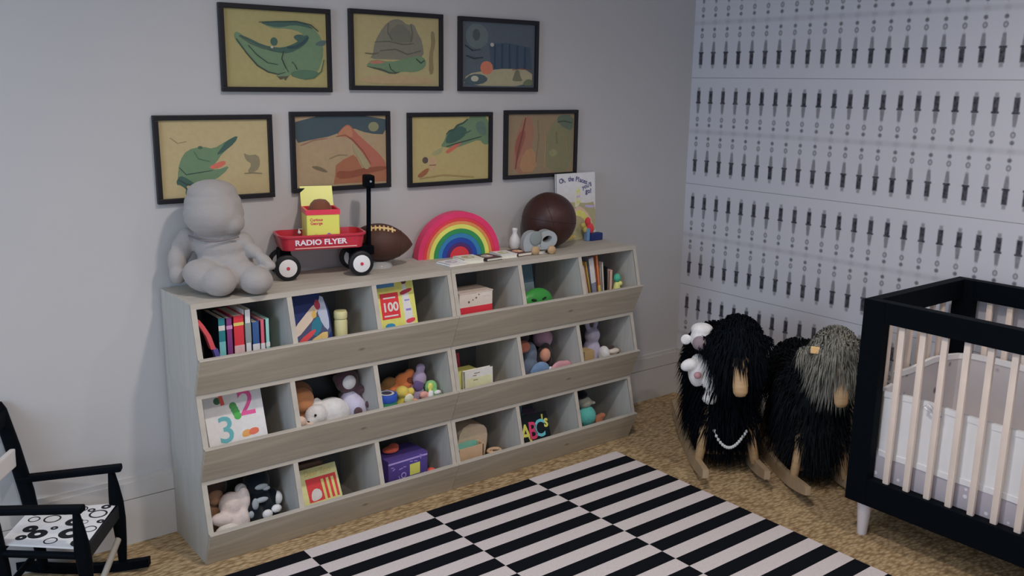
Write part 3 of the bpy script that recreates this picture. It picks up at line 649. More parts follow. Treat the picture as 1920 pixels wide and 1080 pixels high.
t = thing('round_tin', 'round blue and green tin with ringed lid in the middle row', 'tin', T(-1.908, -.244, Z1))
b = MB(); b.lathe([(.038, 0), (.039, .002), (.039, .092), (.038, .094)], n=32); b.build('can', flat(20, 122, 96), t, smooth=True, autos=40)
b = MB(); b.lathe([(.0405, .094), (.0405, .118), (.038, .121), (0.0001, .121)], 0, n=32); b.lathe([(.029, .1212), (.029, .1220), (.0001, .1220)], 1, n=32); b.lathe([(.020, .1222), (.020, .1228), (.0001, .1228)], 2, n=32)
b.build('lid', [flat(20, 72, 170), flat(206, 206, 220), flat(60, 60, 80)], t, smooth=True, autos=40)
def crinkle(label, M, segs):
    t = thing('crinkle_toy', label, 'stuffed toy', M @ SC(1.14, 1.0, 1.10), None)
    for i, (nm, prt, cc) in enumerate(segs): part_blob(t, nm, prt, cloth(*cc), .0045)
    return t
crinkle('orange and brown cloth toy at the top of the middle row jumble', T(-1.815, -.185, Z1), [
    ('body', [((0, 0, .05), (.045, .04, .05)), ((.01, -.01, .12), (.036, .032, .036)), ((-.03, -.02, .10), (.028, .02, .02)), ((.03, -.02, .15), (.02, .016, .02))], (190, 106, 44)),
    ('belly', [((-.008, -.038, .085), (.022, .012, .022)), ((.02, -.034, .13), (.016, .010, .014))], (120, 60, 34))])
crinkle('mustard yellow cloth toy beside the round tin', T(-1.832, -.245, Z1), [
    ('body', [((0, 0, .05), (.030, .032, .05)), ((-.01, -.005, .105), (.024, .024, .022)), ((.024, -.006, .10), (.014, .014, .016))], (184, 166, 44)),
    ('spots', [((.0, -.024, .095), (.012, .008, .010))], (206, 120, 40))])
crinkle('purple and grey cloth toy in the middle of the jumble', T(-1.762, -.225, Z1), [
    ('body', [((0, 0, .06), (.030, .034, .06)), ((.006, -.01, .135), (.026, .024, .030)), ((.016, .0, .17), (.018, .014, .018))], (136, 122, 150)),
    ('hood', [((-.004, -.022, .115), (.022, .014, .024))], (84, 66, 112))])
crinkle('lime green cloth toy on the right of the jumble', T(-1.712, -.245, Z1), [
    ('body', [((0, 0, .045), (.028, .034, .045)), ((.0, -.005, .10), (.024, .022, .026)), ((.012, -.03, .075), (.02, .012, .016))], (104, 160, 92)),
    ('stripes', [((-.012, -.022, .108), (.012, .008, .016)), ((-.016, -.026, .084), (.010, .008, .010))], (190, 204, 44)),
    ('paw', [((.010, -.036, .085), (.016, .010, .010))], (214, 220, 226)), ('paw', [((-.018, -.036, .080), (.012, .010, .012))], (214, 220, 226))])
crinkle('small cream and tan rattle toy at the front of the jumble', T(-1.835, -.279, Z1), [
    ('body', [((.004, .0, .085), (.020, .008, .020)), ((.01, .002, .035), (.012, .008, .035))], (214, 196, 150)),
    ('handle', [((.034, .0, .070), (.022, .007, .009), RY(30))], (190, 120, 80))])

crinkle('sage green cloth toy lying at the far right of the jumble', T(-1.700, -.195, Z1), [
    ('body', [((0, 0, .05), (.018, .05, .05)), ((-.01, -.01, .09), (.016, .040, .026))], (92, 120, 84)), ('dark_edge', [((.008, -.02, .088), (.008, .04, .022))], (40, 44, 46))])
crinkle('dark orange striped cloth toy behind the round tin', T(-1.880, -.170, Z1), [
    ('body', [((0, 0, .06), (.040, .04, .06)), ((.02, -.01, .115), (.03, .03, .03))], (120, 84, 40)), ('stripe', [((.01, -.030, .10), (.03, .012, .010))], (200, 170, 60))])
crinkle('pink and white cloth toy tucked between purple and green ones', T(-1.745, -.272, Z1), [
    ('body', [((0, 0, .045), (.022, .013, .045)), ((-.012, 0, .085), (.018, .012, .014))], (196, 130, 120)), ('tip', [((.014, -.004, .088), (.012, .008, .010))], (210, 200, 190))])
book('red and grey book leaning at the back of the middle row bin', .10, .19, .02, flat(164, 38, 66), T(-1.610, -.165, Z1) @ RX(-10), None)
box_thing('board_book_box', 'lime yellow box behind the cream board book in the middle row', -1.612, -1.478, -.256, -.180, Z1, Z1+.140, (188, 184, 84), None)
def f_cream(b, mats, Q, w, h):
    k = mi(mats, flat(196, 206, 140)); k2 = mi(mats, flat(130, 110, 90))
    b.prism(rect(.06*w, .30*h, .96*w, .80*h), -.0001, .0004, k, Q)
    for (x, y, l) in ((.3, .84, .12), (.34, .90, .2), (.30, .72, .16)): b.prism(rect(x*w, y*h, (x+l)*w, (y+.025)*h), -.0001, .0006, k2, Q)
book('thick cream board book leaning against the lime yellow box', .140, .152, .020, flat(208, 206, 176), T(-1.572, -.288, Z1) @ RX(-3) @ T(0, .02, 0), f_cream, name='board_book')

t = plush('cloth_ball', 'pink and violet stuffed ball resting high in the middle row bin', T(-1.080, -.175, Z1), 'ball')
b = MB(); b.ell((0, 0, .190), (.046, .042, .044), n=32); b.build('ball_skin', cloth(156, 120, 138), t, smooth=True)
b = MB(); b.ell((.01, .03, .075), (.05, .05, .074)); b.build('cushion_base', cloth(40, 40, 56), t, smooth=True)
t = plush('plush_doll', 'rag doll with an orange brown head and slate blue body', T(-1.215, -.225, Z1))
part_blob(t, 'head', [((-.020, -.008, .190), (.032, .028, .028)), ((-.045, -.01, .175), (.02, .016, .016))], cloth(150, 84, 62))
part_blob(t, 'clothes', [((.030, .01, .145), (.032, .034, .055)), ((.025, 0, .08), (.04, .034, .06)), ((.0, .0, .03), (.05, .035, .03))], cloth(84, 98, 116))
part_blob(t, 'hair', [((-.01, .03, .215), (.05, .025, .03))], cloth(52, 40, 48))
t = plush('plush_doll', 'rag doll with a peach face and dark hair left of the pink ball', T(-1.118, -.235, Z1))
part_blob(t, 'head', [((0, -.004, .135), (.026, .022, .032)), ((0, 0, .05), (.02, .02, .05))], cloth(178, 122, 96), .004)
part_blob(t, 'hair', [((.016, .012, .15), (.028, .02, .034)), ((-.018, .012, .12), (.012, .014, .05)), ((.034, .008, .10), (.014, .014, .03))], cloth(46, 40, 42), .004)
t = plush('plush_pillow', 'light blue stuffed toy with white trim at the front of the bin', T(-1.175, -.276, Z1))
part_blob(t, 'body', [((0, 0, .075), (.056, .014, .050)), ((-.02, .004, .03), (.05, .010, .03))], cloth(92, 122, 160), .004)
part_blob(t, 'trim', [((.052, -.002, .085), (.014, .008, .008), RY(-30)), ((.050, -.002, .066), (.014, .008, .008), RY(20))], cloth(186, 206, 206), .0035)
t = plush('soft_pouch', 'shiny pink cloth pouch at the front right of the doll bin', T(-1.065, -.277, Z1), 'pouch')
part_blob(t, 'body', [((0, 0, .060), (.058, .015, .050)), ((.03, 0, .085), (.036, .012, .022))], mat('pink_satin', C(176, 122, 130), .4, var=.1, scale=14, bump=.3, bscale=30), .0045)

t = plush('plush_bunny', 'lavender stuffed bunny with long ears sitting in the far right bin', T(-.806, -.200, Z1))
part_blob(t, 'body', [((0, 0, .165), (.038, .034, .038)), ((0, .002, .085), (.046, .038, .07)), ((-.028, .008, .225), (.014, .010, .045), RY(-14)), ((.028, .008, .225), (.014, .010, .045), RY(12))], cloth(150, 146, 168))
part_blob(t, 'feet', [((.028, -.052, .085), (.026, .030, .038)), ((-.012, -.052, .03), (.03, .03, .03)), ((.03, -.05, .03), (.03, .03, .03))], cloth(196, 192, 206))
box_thing('wooden_block', 'tan wooden block beside the lavender bunny', -.925, -.868, -.285, -.225, Z1, Z1+.125, (160, 134, 86), None, cat='block')
t = thing('toy_mouse', 'small white toy with a dark top right of the bunny', 'toy', T(-.722, -.245, Z1))
part_blob(t, 'body', [((0, 0, .045), (.036, .025, .045)), ((.0, -.012, .09), (.034, .018, .014))], cloth(182, 172, 160), .004)
part_blob(t, 'dark_top', [((-.01, .0, .108), (.024, .016, .010))], cloth(60, 50, 46), .0035)

# bottom row -----------------------------------------------------------
t = plush('plush_doll', 'brown haired stuffed doll at the back of the bottom left bin', T(-2.560, -.150, Z2))
part_blob(t, 'face', [((0, -.022, .150), (.030, .025, .030)), ((0, 0, .06), (.035, .03, .06))], cloth(160, 118, 84))
part_blob(t, 'hair', [((.004, .008, .175), (.050, .038, .050)), ((-.035, .0, .13), (.018, .03, .05))], cloth(62, 48, 42))
part_blob(t, 'hat', [((.035, .01, .215), (.040, .03, .022), RY(18))], cloth(112, 92, 88))
t = plush('plush_bear', 'pale pink stuffed bear with crossed paws in the bottom left bin', T(-2.545, -.232, Z2))
part_blob(t, 'body', [((.020, .01, .130), (.042, .036, .048)), ((.020, .0, .06), (.05, .04, .06)), ((-.022, -.018, .098), (.042, .024, .024), RY(12)), ((.052, -.012, .075), (.026, .026, .044)), ((.064, .005, .14), (.024, .024, .05))], cloth(200, 172, 168))
part_blob(t, 'feet', [((-.012, -.034, .055), (.046, .020, .032)), ((-.055, -.028, .03), (.022, .02, .03))], cloth(206, 186, 176))
t = plush('plush_cow', 'black and white patterned stuffed toy in the bottom left bin', T(-2.420, -.198, Z2))
part_blob(t, 'body', [((0, .0, .180), (.048, .042, .060)), ((0, -.005, .09), (.058, .045, .075)), ((-.03, -.04, .085), (.032, .030, .04)), ((.03, -.035, .05), (.03, .035, .05)), ((.055, -.015, .11), (.018, .02, .04))], cloth(14, 20, 26))
for pw in ([((-.062, -.012, .172), (.022, .020, .022)), ((-.050, -.010, .140), (.015, .015, .024))], [((.068, -.022, .108), (.018, .018, .028))], [((.010, -.066, .078), (.020, .014, .018))], [((.046, -.062, .088), (.020, .014, .016))]): part_blob(t, 'paw', pw, cloth(204, 204, 204), .004)
b = MB()
for (x, z, rx, rz) in ((.0, .178, .024, .010), (.018, .168, .014, .008), (-.030, .125, .012, .022), (-.008, .135, .026, .010), (-.045, .090, .012, .014)):
    b.ell((x, -.046 if z > .15 else -.060, z), (rx, .008, rz))
b.build('patches', cloth(128, 136, 142), t, smooth=True)

book('dark maroon book leaning at the back of the bottom row bin', .15, .20, .02, flat(66, 50, 54), T(-2.292, -.115, Z2) @ RX(-8), None)
book('brown book leaning behind the yellow book', .135, .185, .025, flat(96, 70, 56), T(-2.285, -.190, Z2) @ RX(-12), None)
def f_zoo(b, mats, Q, w, h):
    R_ = mi(mats, flat(200, 36, 44)); Y = mi(mats, flat(220, 190, 90)); Wt = mi(mats, flat(214, 200, 180)); K = mi(mats, flat(186, 160, 70))
    b.text('Dear Zoo', .030, w*.5, h*.90, .0006, K, Q, sx=.9)
    b.prism(rect(.16*w, .34*h, .94*w, .80*h), -.0001, .0004, R_, Q)
    for x in (.56, .69, .82): b.prism([(x*w, .32*h), ((x+.06)*w, .32*h), ((x+.05)*w, .74*h), ((x-.02)*w, .74*h)], -.0001, .0007, Y, Q)
    b.prism(smoothp([(.22*w, .36*h), (.24*w, .52*h), (.36*w, .60*h), (.50*w, .54*h), (.50*w, .40*h), (.38*w, .36*h)], 1), -.0001, .0007, Wt, Q)
book('yellow book titled Dear Zoo with a red crate, leaning in the bottom row', .158, .188, .024, flat(214, 198, 116), T(-2.268, -.262, Z2) @ RZ(2) @ RX(-24), f_zoo, name='picture_book')

def d_cube(b, mats, Q, w, h):
    Wt = mi(mats, flat(134, 116, 184)); Y = mi(mats, flat(226, 196, 40)); L_ = mi(mats, flat(150, 130, 200))
    b.prism(rect(.54*w, .50*h, .80*w, .78*h), -.0001, .0010, Y, Q)
    o = circ(.38*w, .56*h, .012, 20); b.prism(o, -.0001, .0008, L_, Q); b.prism(circ(.38*w, .56*h, .008, 20), -.0001, .0012, mats.index(mats[0]), Q)
    random.seed(3)
    for k in range(26):
        x, y = random.uniform(.06, .94)*w, random.uniform(.06, .94)*h
        if .50*w < x < .84*w and .46*h < y < .82*h: continue
        s = random.uniform(.005, .010); b.prism([(x-s, y-.002), (x+s, y-.001), (x+s*.6, y+.003), (x-s, y+.002)], -.0001, .0005, Wt, Q @ T(x, y, 0) @ RZ(random.uniform(0, 180)) @ T(-x, -y, 0))
    b.prism(rect(0, .90*h, w, .94*h), -.0001, .0004, L_, Q)
box_thing('fabric_cube', 'purple fabric activity cube with a yellow square in the bottom row', -1.935, -1.752, -.285, -.165, Z2, Z2+.162, (70, 54, 124), d_cube, rot=3, cat='toy')
t = thing('cloth_toy', 'lime green cloth toy behind the left of the purple cube', 'stuffed toy', T(-1.945, -.135, Z2))
part_blob(t, 'body', [((0, 0, .09), (.028, .024, .09)), ((.01, -.004, .18), (.03, .022, .026))], cloth(120, 140, 44))
t = thing('cloth_toy', 'orange cloth toy lying on top of the purple cube', 'stuffed toy', T(-1.878, -.215, Z2+.1636))
part_blob(t, 'body', [((0, 0, .012), (.036, .026, .0125)), ((.02, .01, .016), (.022, .02, .014))], cloth(196, 78, 44), .004)
t = thing('toy_ball', 'small red ball on the right of the purple cube', 'ball', T(-1.722, -.268, Z2))
b = MB(); b.ell((0, 0, .022), .022); b.ell((-.002, 0, .058), (.022, .020, .022)); b.build('ball_skin', flat(214, 60, 44), t, smooth=True)

wbeige = mat('beige_wood', C(176, 146, 112), .6, var=.06, scale=30)
t = thing('toy_sack', 'beige angular cloth basket standing behind a small wooden box', 'basket', T(-1.500, -.195, Z2))
b = MB(); b.prism(smoothp([(-.085, 0), (-.080, .16), (-.04, .215), (.045, .198), (.072, .165), (.066, .09), (.040, .0)], 1), -.04, .05, 0, RX(90)); b.build('body', mat('beige_canvas', C(168, 148, 122), .9, var=.08, scale=20, bump=.5, bscale=120), t, autos=30)
t = thing('wooden_box', 'small open beige wooden box with teal paper in the bottom row', 'box', T(-1.545, -.2755, Z2) @ RZ(0))
b = MB(); w_, d_, h_ = .124, .032, .132
b.box(-w_/2, w_/2, -d_/2, -d_/2+.004, 0, h_); b.box(-w_/2, w_/2, d_/2-.004, d_/2, 0, h_+.01); b.box(-w_/2, -w_/2+.004, -d_/2, d_/2, 0, h_+.004); b.box(w_/2-.004, w_/2, -d_/2, d_/2, 0, h_+.004); b.box(-w_/2, w_/2, -d_/2, d_/2, 0, .004)
b.build('box_body', wbeige, t)
b = MB(); b.prism(smoothp([(-.056, -.010), (-.052, .014), (.03, .024), (.048, .004), (.03, -.010)], 1), .004, h_+.012, 0); b.build('teal_paper', flat(84, 150, 132), t)
t = thing('wooden_ring', 'pale wooden ring lying at the front of the bin by the basket', 'ring', T(-1.405, -.262, Z2))
b = MB()
b.tube([(.028*math.cos(a*PI/14), .022*math.sin(a*PI/14), .072) for a in range(29)], .007, n=10); b.tube([(0, .022, 0), (0, .022, .072)], .007)
b.build('ring_body', wbeige, t, smooth=True)

def f_abc(b, mats, Q, w, h):
    for s, x, y, c, sz in (('A', .16, .58, (214, 210, 30), .105), ('B', .42, .60, (214, 30, 90), .105), ('C', .66, .62, (70, 170, 186), .105), ("'s", .88, .76, (200, 200, 50), .075)):
        b.text(s, sz, x*w, y*h, .0006, mi(mats, flat(*c)), Q, bold=.002, rot=-6, sx=.85)
    b.prism(smoothp([(.38*w, .22*h), (.46*w, .34*h), (.60*w, .34*h), (.74*w, .40*h), (.90*w, .28*h), (.70*w, .14*h), (.45*w, .14*h)], 1), -.0001, .0005, mi(mats, flat(200, 196, 196)), Q)
book("black board book with bright ABC's lettering in the bottom row", .158, .184, .016, flat(12, 20, 26), T(-1.262, -.285, Z2) @ RX(-20), f_abc, name='board_book')
t = thing('toy_truck', 'grey teal toy truck behind the ABC book', 'toy', T(-1.235, -.165, Z2))
b = MB(); b.box(-.05, .05, -.03, .03, .02, .17, bev=.01); b.box(-.035, .035, -.025, .025, .17, .215, bev=.008); b.build('truck_body', flat(74, 98, 104), t)
b = MB()
for x in (-.03, .03): b.lathe([(.02, -.034), (.02, .034)], M=T(x, 0, .02) @ RX(90), n=20)
b.build('wheels', flat(30, 30, 34), t)
t = thing('toy_tray', 'mauve toy piece lying on top between ABC book and truck', 'toy', T(-1.185, -.165, Z2))
b = MB(); b.prism(smoothp([(-.0, -.03), (.07, -.03), (.075, .03), (.0, .03)], 1), 0, .165); b.build('body', flat(104, 84, 116), t)

t = thing('plush_penguin', 'round teal stuffed bird with grey head and black cap in the bottom right bin', 'stuffed toy', T(-.862, -.240, Z2))
part_blob(t, 'body', [((0, 0, .100), (.046, .042, .050)), ((0, .01, .04), (.038, .034, .040))], cloth(60, 160, 152))
part_blob(t, 'head', [((-.006, .010, .165), (.036, .032, .028)), ((.032, -.006, .160), (.014, .012, .008))], cloth(130, 130, 120))
part_blob(t, 'cap', [((-.018, .022, .200), (.034, .030, .022))], cloth(16, 20, 26))
t = thing('toy_shoe', 'rust orange toy piece right of the teal bird', 'toy', T(-.785, -.235, Z2))
part_blob(t, 'body', [((0, 0, .045), (.030, .026, .045)), ((.02, -.006, .082), (.020, .016, .014))], cloth(150, 92, 60))

# ------------------------------------------------------------------ on top of the shelf
BR = T(-2.505, -.165, TOP) @ RZ(-38)
t = thing('stuffed_bear', 'large faceless pale grey linen bear sitting at the left end of the shelf top', 'stuffed toy', BR)
lin_m = mat('grey_linen', C(148, 142, 138, 1.45), .95, var=.05, scale=14, bump=.5, bscale=260, spec=.1, sheen=.2, stretch=(1, 1, 2))
blob('body', [
    ((.020, .025, .090), (.094, .078, .090)), ((.010, .020, .150), (.090, .070, .065)), ((.004, .012, .195), (.070, .055, .040)),
    ((.000, -.004, .262), (.099, .088, .080)), ((-.004, .004, .330), (.082, .074, .046)), ((-.036, .014, .346), (.034, .04, .024)), ((.030, .010, .345), (.034, .036, .024)), ((-.002, 0, .30), (.094, .08, .05)),
    ((.060, -.020, .238), (.046, .042, .040)), ((.052, -.010, .285), (.040, .05, .05)),
    ((-.098, .020, .175), (.036, .038, .036)), ((-.118, .010, .140), (.034, .036, .045)), ((-.130, -.005, .100), (.032, .036, .055)), ((-.126, -.018, .060), (.029, .032, .034)),
    ((.085, .020, .168), (.040, .036, .030), RY(30)), ((.122, .008, .138), (.040, .024, .023), RY(35)), ((.160, -.008, .110), (.030, .022, .020), RY(35)), ((.182, -.014, .094), (.020, .018, .016), RY(30)),
    ((-.020, -.050, .062), (.080, .060, .056), RY(14)), ((.030, -.085, .052), (.062, .050, .050), RZ(-20)),
    ((.085, -.020, .064), (.070, .056, .050), RY(12)), ((.142, -.052, .050), (.060, .050, .047), RZ(-20))], lin_m, t, vox=.0055, smooth=3)
b = MB()
b.tube([(-.078+.165*k/10, -.030-.030*math.sin(PI*k/10), .192-.012*math.sin(PI*k/10)) for k in range(11)], .0035)
b.build('neck_seam', mat('linen_seam', C(96, 90, 92), .95), t, smooth=True)

# toy wagon
WG = T(-2.098, -.108, TOP) @ RZ(-14)
t = thing('toy_wagon', 'small red metal pull wagon with black handle on the shelf top', 'wagon', WG)
red = mat('red_enamel', C(168, 12, 44), .28, spec=.6)
tyre = mat('black_rubber', (0.008, 0.010, 0.014, 1), .55)
def rr(w, d, r, n=6):
    o = []
    for cx, cy, a0 in ((w/2-r, d/2-r, 0), (-w/2+r, d/2-r, 90), (-w/2+r, -d/2+r, 180), (w/2-r, -d/2+r, 270)):
        o += [(cx+r*math.cos(math.radians(a0+90*k/n)), cy+r*math.sin(math.radians(a0+90*k/n))) for k in range(n+1)]
    return o
b = MB(); out = rr(.310, .150, .035); inn = rr(.304, .144, .033); o2 = rr(.292, .136, .030); i2 = rr(.288, .132, .029); rim = rr(.320, .160, .038)
n_ = len(out); zb, zt = .106, .153
vs = [(x, y, zb) for x, y in o2]+[(x, y, zt) for x, y in out]+[(x, y, zt) for x, y in rim]+[(x, y, zt+.007) for x, y in rim]+[(x, y, zt+.007) for x, y in inn]+[(x, y, zb+.005) for x, y in i2]
fs = [tuple(range(n_))[::-1], tuple(range(5*n_, 6*n_))]
for L_ in range(5): fs += [(L_*n_+k, L_*n_+(k+1) % n_, (L_+1)*n_+(k+1) % n_, (L_+1)*n_+k) for k in range(n_)]
b.add(vs, fs); tray = b.build('tray', red, t, smooth=True, autos=35)
b = MB(); Q = T(0, -.0742, .133) @ RX(90-9)
b.text('RADIO FLYER', .026, -.012, 0, .0012, 0, Q, bold=.0009, sx=1.18); b.build('lettering', mat('white_paint', C(205, 175, 190), .5), tray)
b = MB(); b.box(-.105, .118, -.0755, -.073, .112, .116); b.build('pinstripe', mat('cream_stripe', C(214, 130, 120), .4), tray)
for sx in (-1, 1):
    for sy in (-1, 1):
        b = MB(); Q = T(sx*.133, sy*.068, .0465) @ RX(90)
        b.lathe([(.020, -.012), (.040, -.013), (.0455, -.009), (.0462, 0), (.0455, .009), (.040, .013), (.020, .012)], 0, Q, 32)
        wobj = b.build('wheel', tyre, t, smooth=True, autos=40)
        b = MB(); b.lathe([(.0001, -.0150), (.027, -.0150), (.032, -.013), (.032, .013), (.027, .0150), (.0001, .0150)], 0, Q, 32)
        b.build('hubcap', mat('white_plastic', C(205, 205, 210), .4), wobj, smooth=True, autos=30)
        b = MB(); b.lathe([(.0001, -.0175), (.006, -.0175), (.006, .0175), (.0001, .0175)], 0, Q, 16); b.build('hub', mat('red_hub', C(170, 20, 60), .4), wobj)
for sx in (-1, 1):
    b = MB(); b.tube([(sx*.133, -.066, .0465), (sx*.133, .066, .0465)], .004); b.box(sx*.133-.02, sx*.133+.02, -.035, .035, .045, .1058, bev=.004)
    if sx > 0: b.box(.100, .172, -.03, .03, .075, .104, bev=.004)
    b.build('axle_bracket', BLACK, t)
b = MB(); b.tube([(.172, 0, .080), (.182, 0, .10), (.186, 0, .32)], .0085, n=12); b.box(.158, .20, -.012, .012, .065, .098, bev=.004)
b.box(.168, .204, -.028, .028, .315, .362, bev=.008); b.build('handle', BLACK, t)
b = MB(); b.lathe([(.0001, 0), (.004, 0), (.004, .003), (.0001, .003)], M=T(.186, -.0285, .340) @ RX(90), n=14); b.build('handle_bolt', flat(110, 116, 120), t)

# toy box riding in the wagon
t = thing('jack_in_the_box', 'yellow tin toy box with red rim riding in the red wagon', 'toy box', WG @ T(.004, .0, .1115) @ RZ(-3))
b = MB(); s_ = .059
yel = mat('yellow_tin', C(214, 204, 20), .35, spec=.5)
for (p, q, u, v) in ((-s_, s_, -s_, -s_+.002), (-s_, s_, s_-.002, s_), (-s_, -s_+.002, -s_, s_), (s_-.002, s_, -s_, s_)): b.box(p, q, u, v, 0, .120)
b.box(-s_, s_, -s_, s_, 0, .003)
mats = [yel]; Q = T(0, -s_, 0) @ RX(90); rd = mi(mats, flat(176, 40, 60))
b.text('Curious', .014, -.024, .100, .0004, rd, Q, bold=.0005); b.text('George', .014, -.024, .087, .0004, rd, Q, bold=.0005)
b.prism(smoothp([(.004, .030), (.014, .052), (.024, .052), (.044, .032), (.046, .016), (.012, .016)], 1), -.0001, .0004, mi(mats, flat(136, 84, 150)), Q)
b.prism(circ(-.026, .042, .009, 14), -.0001, .0004, mi(mats, flat(176, 168, 50)), Q)
b.build('tin_body', mats, t)
b = MB()
for (p, q, u, v) in ((-s_-.002, s_+.002, -s_-.002, -s_+.005), (-s_-.002, s_+.002, s_-.005, s_+.002), (-s_-.002, -s_+.005, -s_+.005, s_-.005), (s_-.005, s_+.002, -s_+.005, s_-.005)): b.box(p, q, u, v, .118, .136)
b.build('red_rim', mat('red_tin', C(196, 16, 54), .3, spec=.5), t)
b = MB(); b.box(-s_, s_, 0, .003, 0, .075, M=T(0, s_-.002, .136) @ RX(-22)); b.build('lid', yel, t)
b = MB(); b.tube([(-s_-.002, .0, .06), (-s_-.02, 0, .06), (-s_-.02, -.012, .05)], .0025); b.ell((-s_-.02, -.012, .05), .006); b.build('crank', flat(180, 180, 180), t, smooth=True)
# plain brown cloth puppet body rising from the box is represented by its folded cloth sleeve
b = MB(); b.lathe([(.046, .105), (.043, .130), (.034, .152), (.022, .164), (.001, .168)], n=20); b.build('cloth_sleeve', cloth(104, 58, 36), t, smooth=True)

# football on a clear stand
FB = T(-1.845, -.100, TOP)
t = thing('football', 'brown leather football with pale laces on the shelf behind the wagon handle', 'ball', FB @ T(0, 0, .095) @ RZ(-24) @ RY(5))
prof = [(max(1e-5, .073*(1-(abs(z)/.128)**2.0)**.82), z) for z in [-.128+.256*i/28 for i in range(29)]]
leather = mat('brown_leather', C(76, 44, 34, 1.3), .5, var=.12, scale=16, bump=.35, bscale=420)
b = MB(); b.lathe(prof, 0, RY(90), 36, cap=False); b.build('skin', leather, t, smooth=True)
b = MB(); la = mat('football_lace', C(188, 156, 96), .7)
LQ = RX(34)
b.tube([(-.052+.104*k/10, 0, .0735*(1-((-.052+.104*k/10)/.128)**2)**.82+.002) for k in range(11)], .0042, M=LQ)
for k in range(6):
    x = -.040+.080*k/5; z = .0735*(1-(x/.128)**2)**.82
    b.tube([(x, -.013, z-.0002), (x, 0, z+.004), (x, .013, z-.0002)], .0036, M=LQ)
b.build('laces', la, t)
b = MB()
for x in (-.078, .078):
    rr_ = .073*(1-(abs(x)/.128)**2.0)**.82
    b.tube([(x, rr_*1.01*math.cos(a*2*PI/30), rr_*1.01*math.sin(a*2*PI/30)) for a in range(31)], .0012)
b.build('stripe_stitch', flat(60, 36, 28), t)
t = thing('ball_stand', 'small clear acrylic ring stand under the football', 'stand', FB)
b = MB(); b.lathe([(.050, .0005), (.050, .004), (.036, .0245), (.032, .0245), (.046, .0035), (.045, .0005)], n=32, cap=False)
clear = mat('clear_acrylic', (0.75, 0.75, 0.75, 1), .1, spec=.6, alpha=.45); b.build('ring', clear, t, smooth=True)

# rainbow
t = thing('wooden_rainbow', 'nested wooden rainbow arches standing in the middle of the shelf top', 'toy', T(-1.468, -.078, TOP) @ RZ(-9))
R0 = .186
bands = [((196, 14, 82), 1, .87), ((206, 26, 44), .87, .80), ((216, 110, 40), .80, .73), ((204, 186, 50), .73, .63), ((16, 120, 60), .63, .53), ((16, 104, 150), .53, .43), ((20, 56, 140), .43, .32), ((70, 36, 92), .32, .24)]
for cc, a, q in bands:
    b = MB(); n_ = 40; ro, ri = R0*a-.0006, R0*q
    po = [(ro*math.cos(PI*k/n_), ro*math.sin(PI*k/n_)) for k in range(n_+1)]; pi_ = [(ri*math.cos(PI*k/n_), ri*math.sin(PI*k/n_)) for k in range(n_+1)]
    vs = []; fs = []
    for yy in (-.024, .024):
        vs += [(x, yy, z) for x, z in po]+[(x, yy, z) for x, z in pi_]
    o_ = 2*(n_+1); p_ = n_+1
    for k in range(n_):
        fs += [(k, k+1, p_+k+1, p_+k), (o_+k+1, o_+k, o_+p_+k, o_+p_+k+1), (k+1, k, o_+k, o_+k+1), (p_+k, p_+k+1, o_+p_+k+1, o_+p_+k)]
    fs += [(0, p_, o_+p_, o_), (n_, o_+n_, o_+p_+n_, p_+n_)]
    b.add(vs, fs); b.build('arch', mat('rainbow_%d_%d_%d' % cc, C(*cc), .45, var=.06, scale=25), t, smooth=True, autos=40)
b = MB(); b.prism([(0, 0)]+[(R0*.235*math.cos(PI*k/20), R0*.235*math.sin(PI*k/20)) for k in range(21)], -.024, .024, 0, RX(90)); b.build('arch', mat('rainbow_core', C(186, 28, 40), .45), t)

# small board books laid in a row
cards = [(-1.590, -.215, .085, .085, .010, 4, (186, 182, 196), (150, 150, 160), 'lavender white card lying flat, first of the row before the rainbow'),
         (-1.502, -.205, .090, .095, .018, -6, (200, 190, 168), (150, 144, 110), 'thick cream board book lying flat in the row before the rainbow'),
         (-1.405, -.200, .080, .095, .012, 3, (60, 52, 54), (150, 140, 140), 'dark covered board book lying between two cream ones'),
         (-1.318, -.195, .080, .090, .016, -5, (206, 196, 184), (150, 160, 120), 'cream and green board book lying in the middle of the flat row'),
         (-1.236, -.190, .078, .090, .014, 2, (74, 46, 44), (190, 130, 90), 'dark brown board book lying near the white bottle'),
         (-1.158, -.192, .075, .080, .012, -4, (196, 192, 182), (60, 60, 60), 'pale grey board book lying flat, last of the row by the elephant')]
for (x, y, w_, d_, h_, rz, c1, c2, lb) in cards:
    t = thing('board_book', lb, 'book', T(x, y, TOP+.0004) @ RZ(rz), 'small board books laid flat on the shelf top')
    b = MB(); b.box(-w_/2, w_/2, -d_/2, d_/2, h_-.002, h_); b.box(-w_/2, w_/2, -d_/2, d_/2, 0, .002); b.box(-w_/2, -w_/2+.002, -d_/2, d_/2, 0, h_)
    mats = [flat(*c1)]
    b.prism(smoothp([(-.3*w_, -.3*d_), (.32*w_, -.2*d_), (.2*w_, .34*d_), (-.34*w_, .2*d_)], 1), h_-.0005, h_+.0004, mi(mats, flat(*c2)))
    b.prism(smoothp([(-.1*w_, -.1*d_), (.2*w_, -.1*d_), (.1*w_, .2*d_)], 1), h_-.0005, h_+.0008, mi(mats, flat(190, 180, 160)))
    b.build('cover', mats, t); b = MB(); b.box(-w_/2+.002, w_/2-.002, -d_/2+.002, d_/2-.002, .002, h_-.002); b.build('pages', PAGES, t)

t = thing('white_bottle', 'small white ceramic bottle figure between rainbow and elephant', 'vase', T(-1.165, -.075, TOP))
b = MB(); b.lathe([(.016, 0), (.021, .006), (.025, .024), (.023, .044), (.014, .060), (.0105, .068), (.0115, .078), (.013, .084), (.011, .090), (.0001, .091)], n=28)
b.build('bottle_body', mat('white_ceramic', C(200, 198, 206), .35), t, smooth=True)

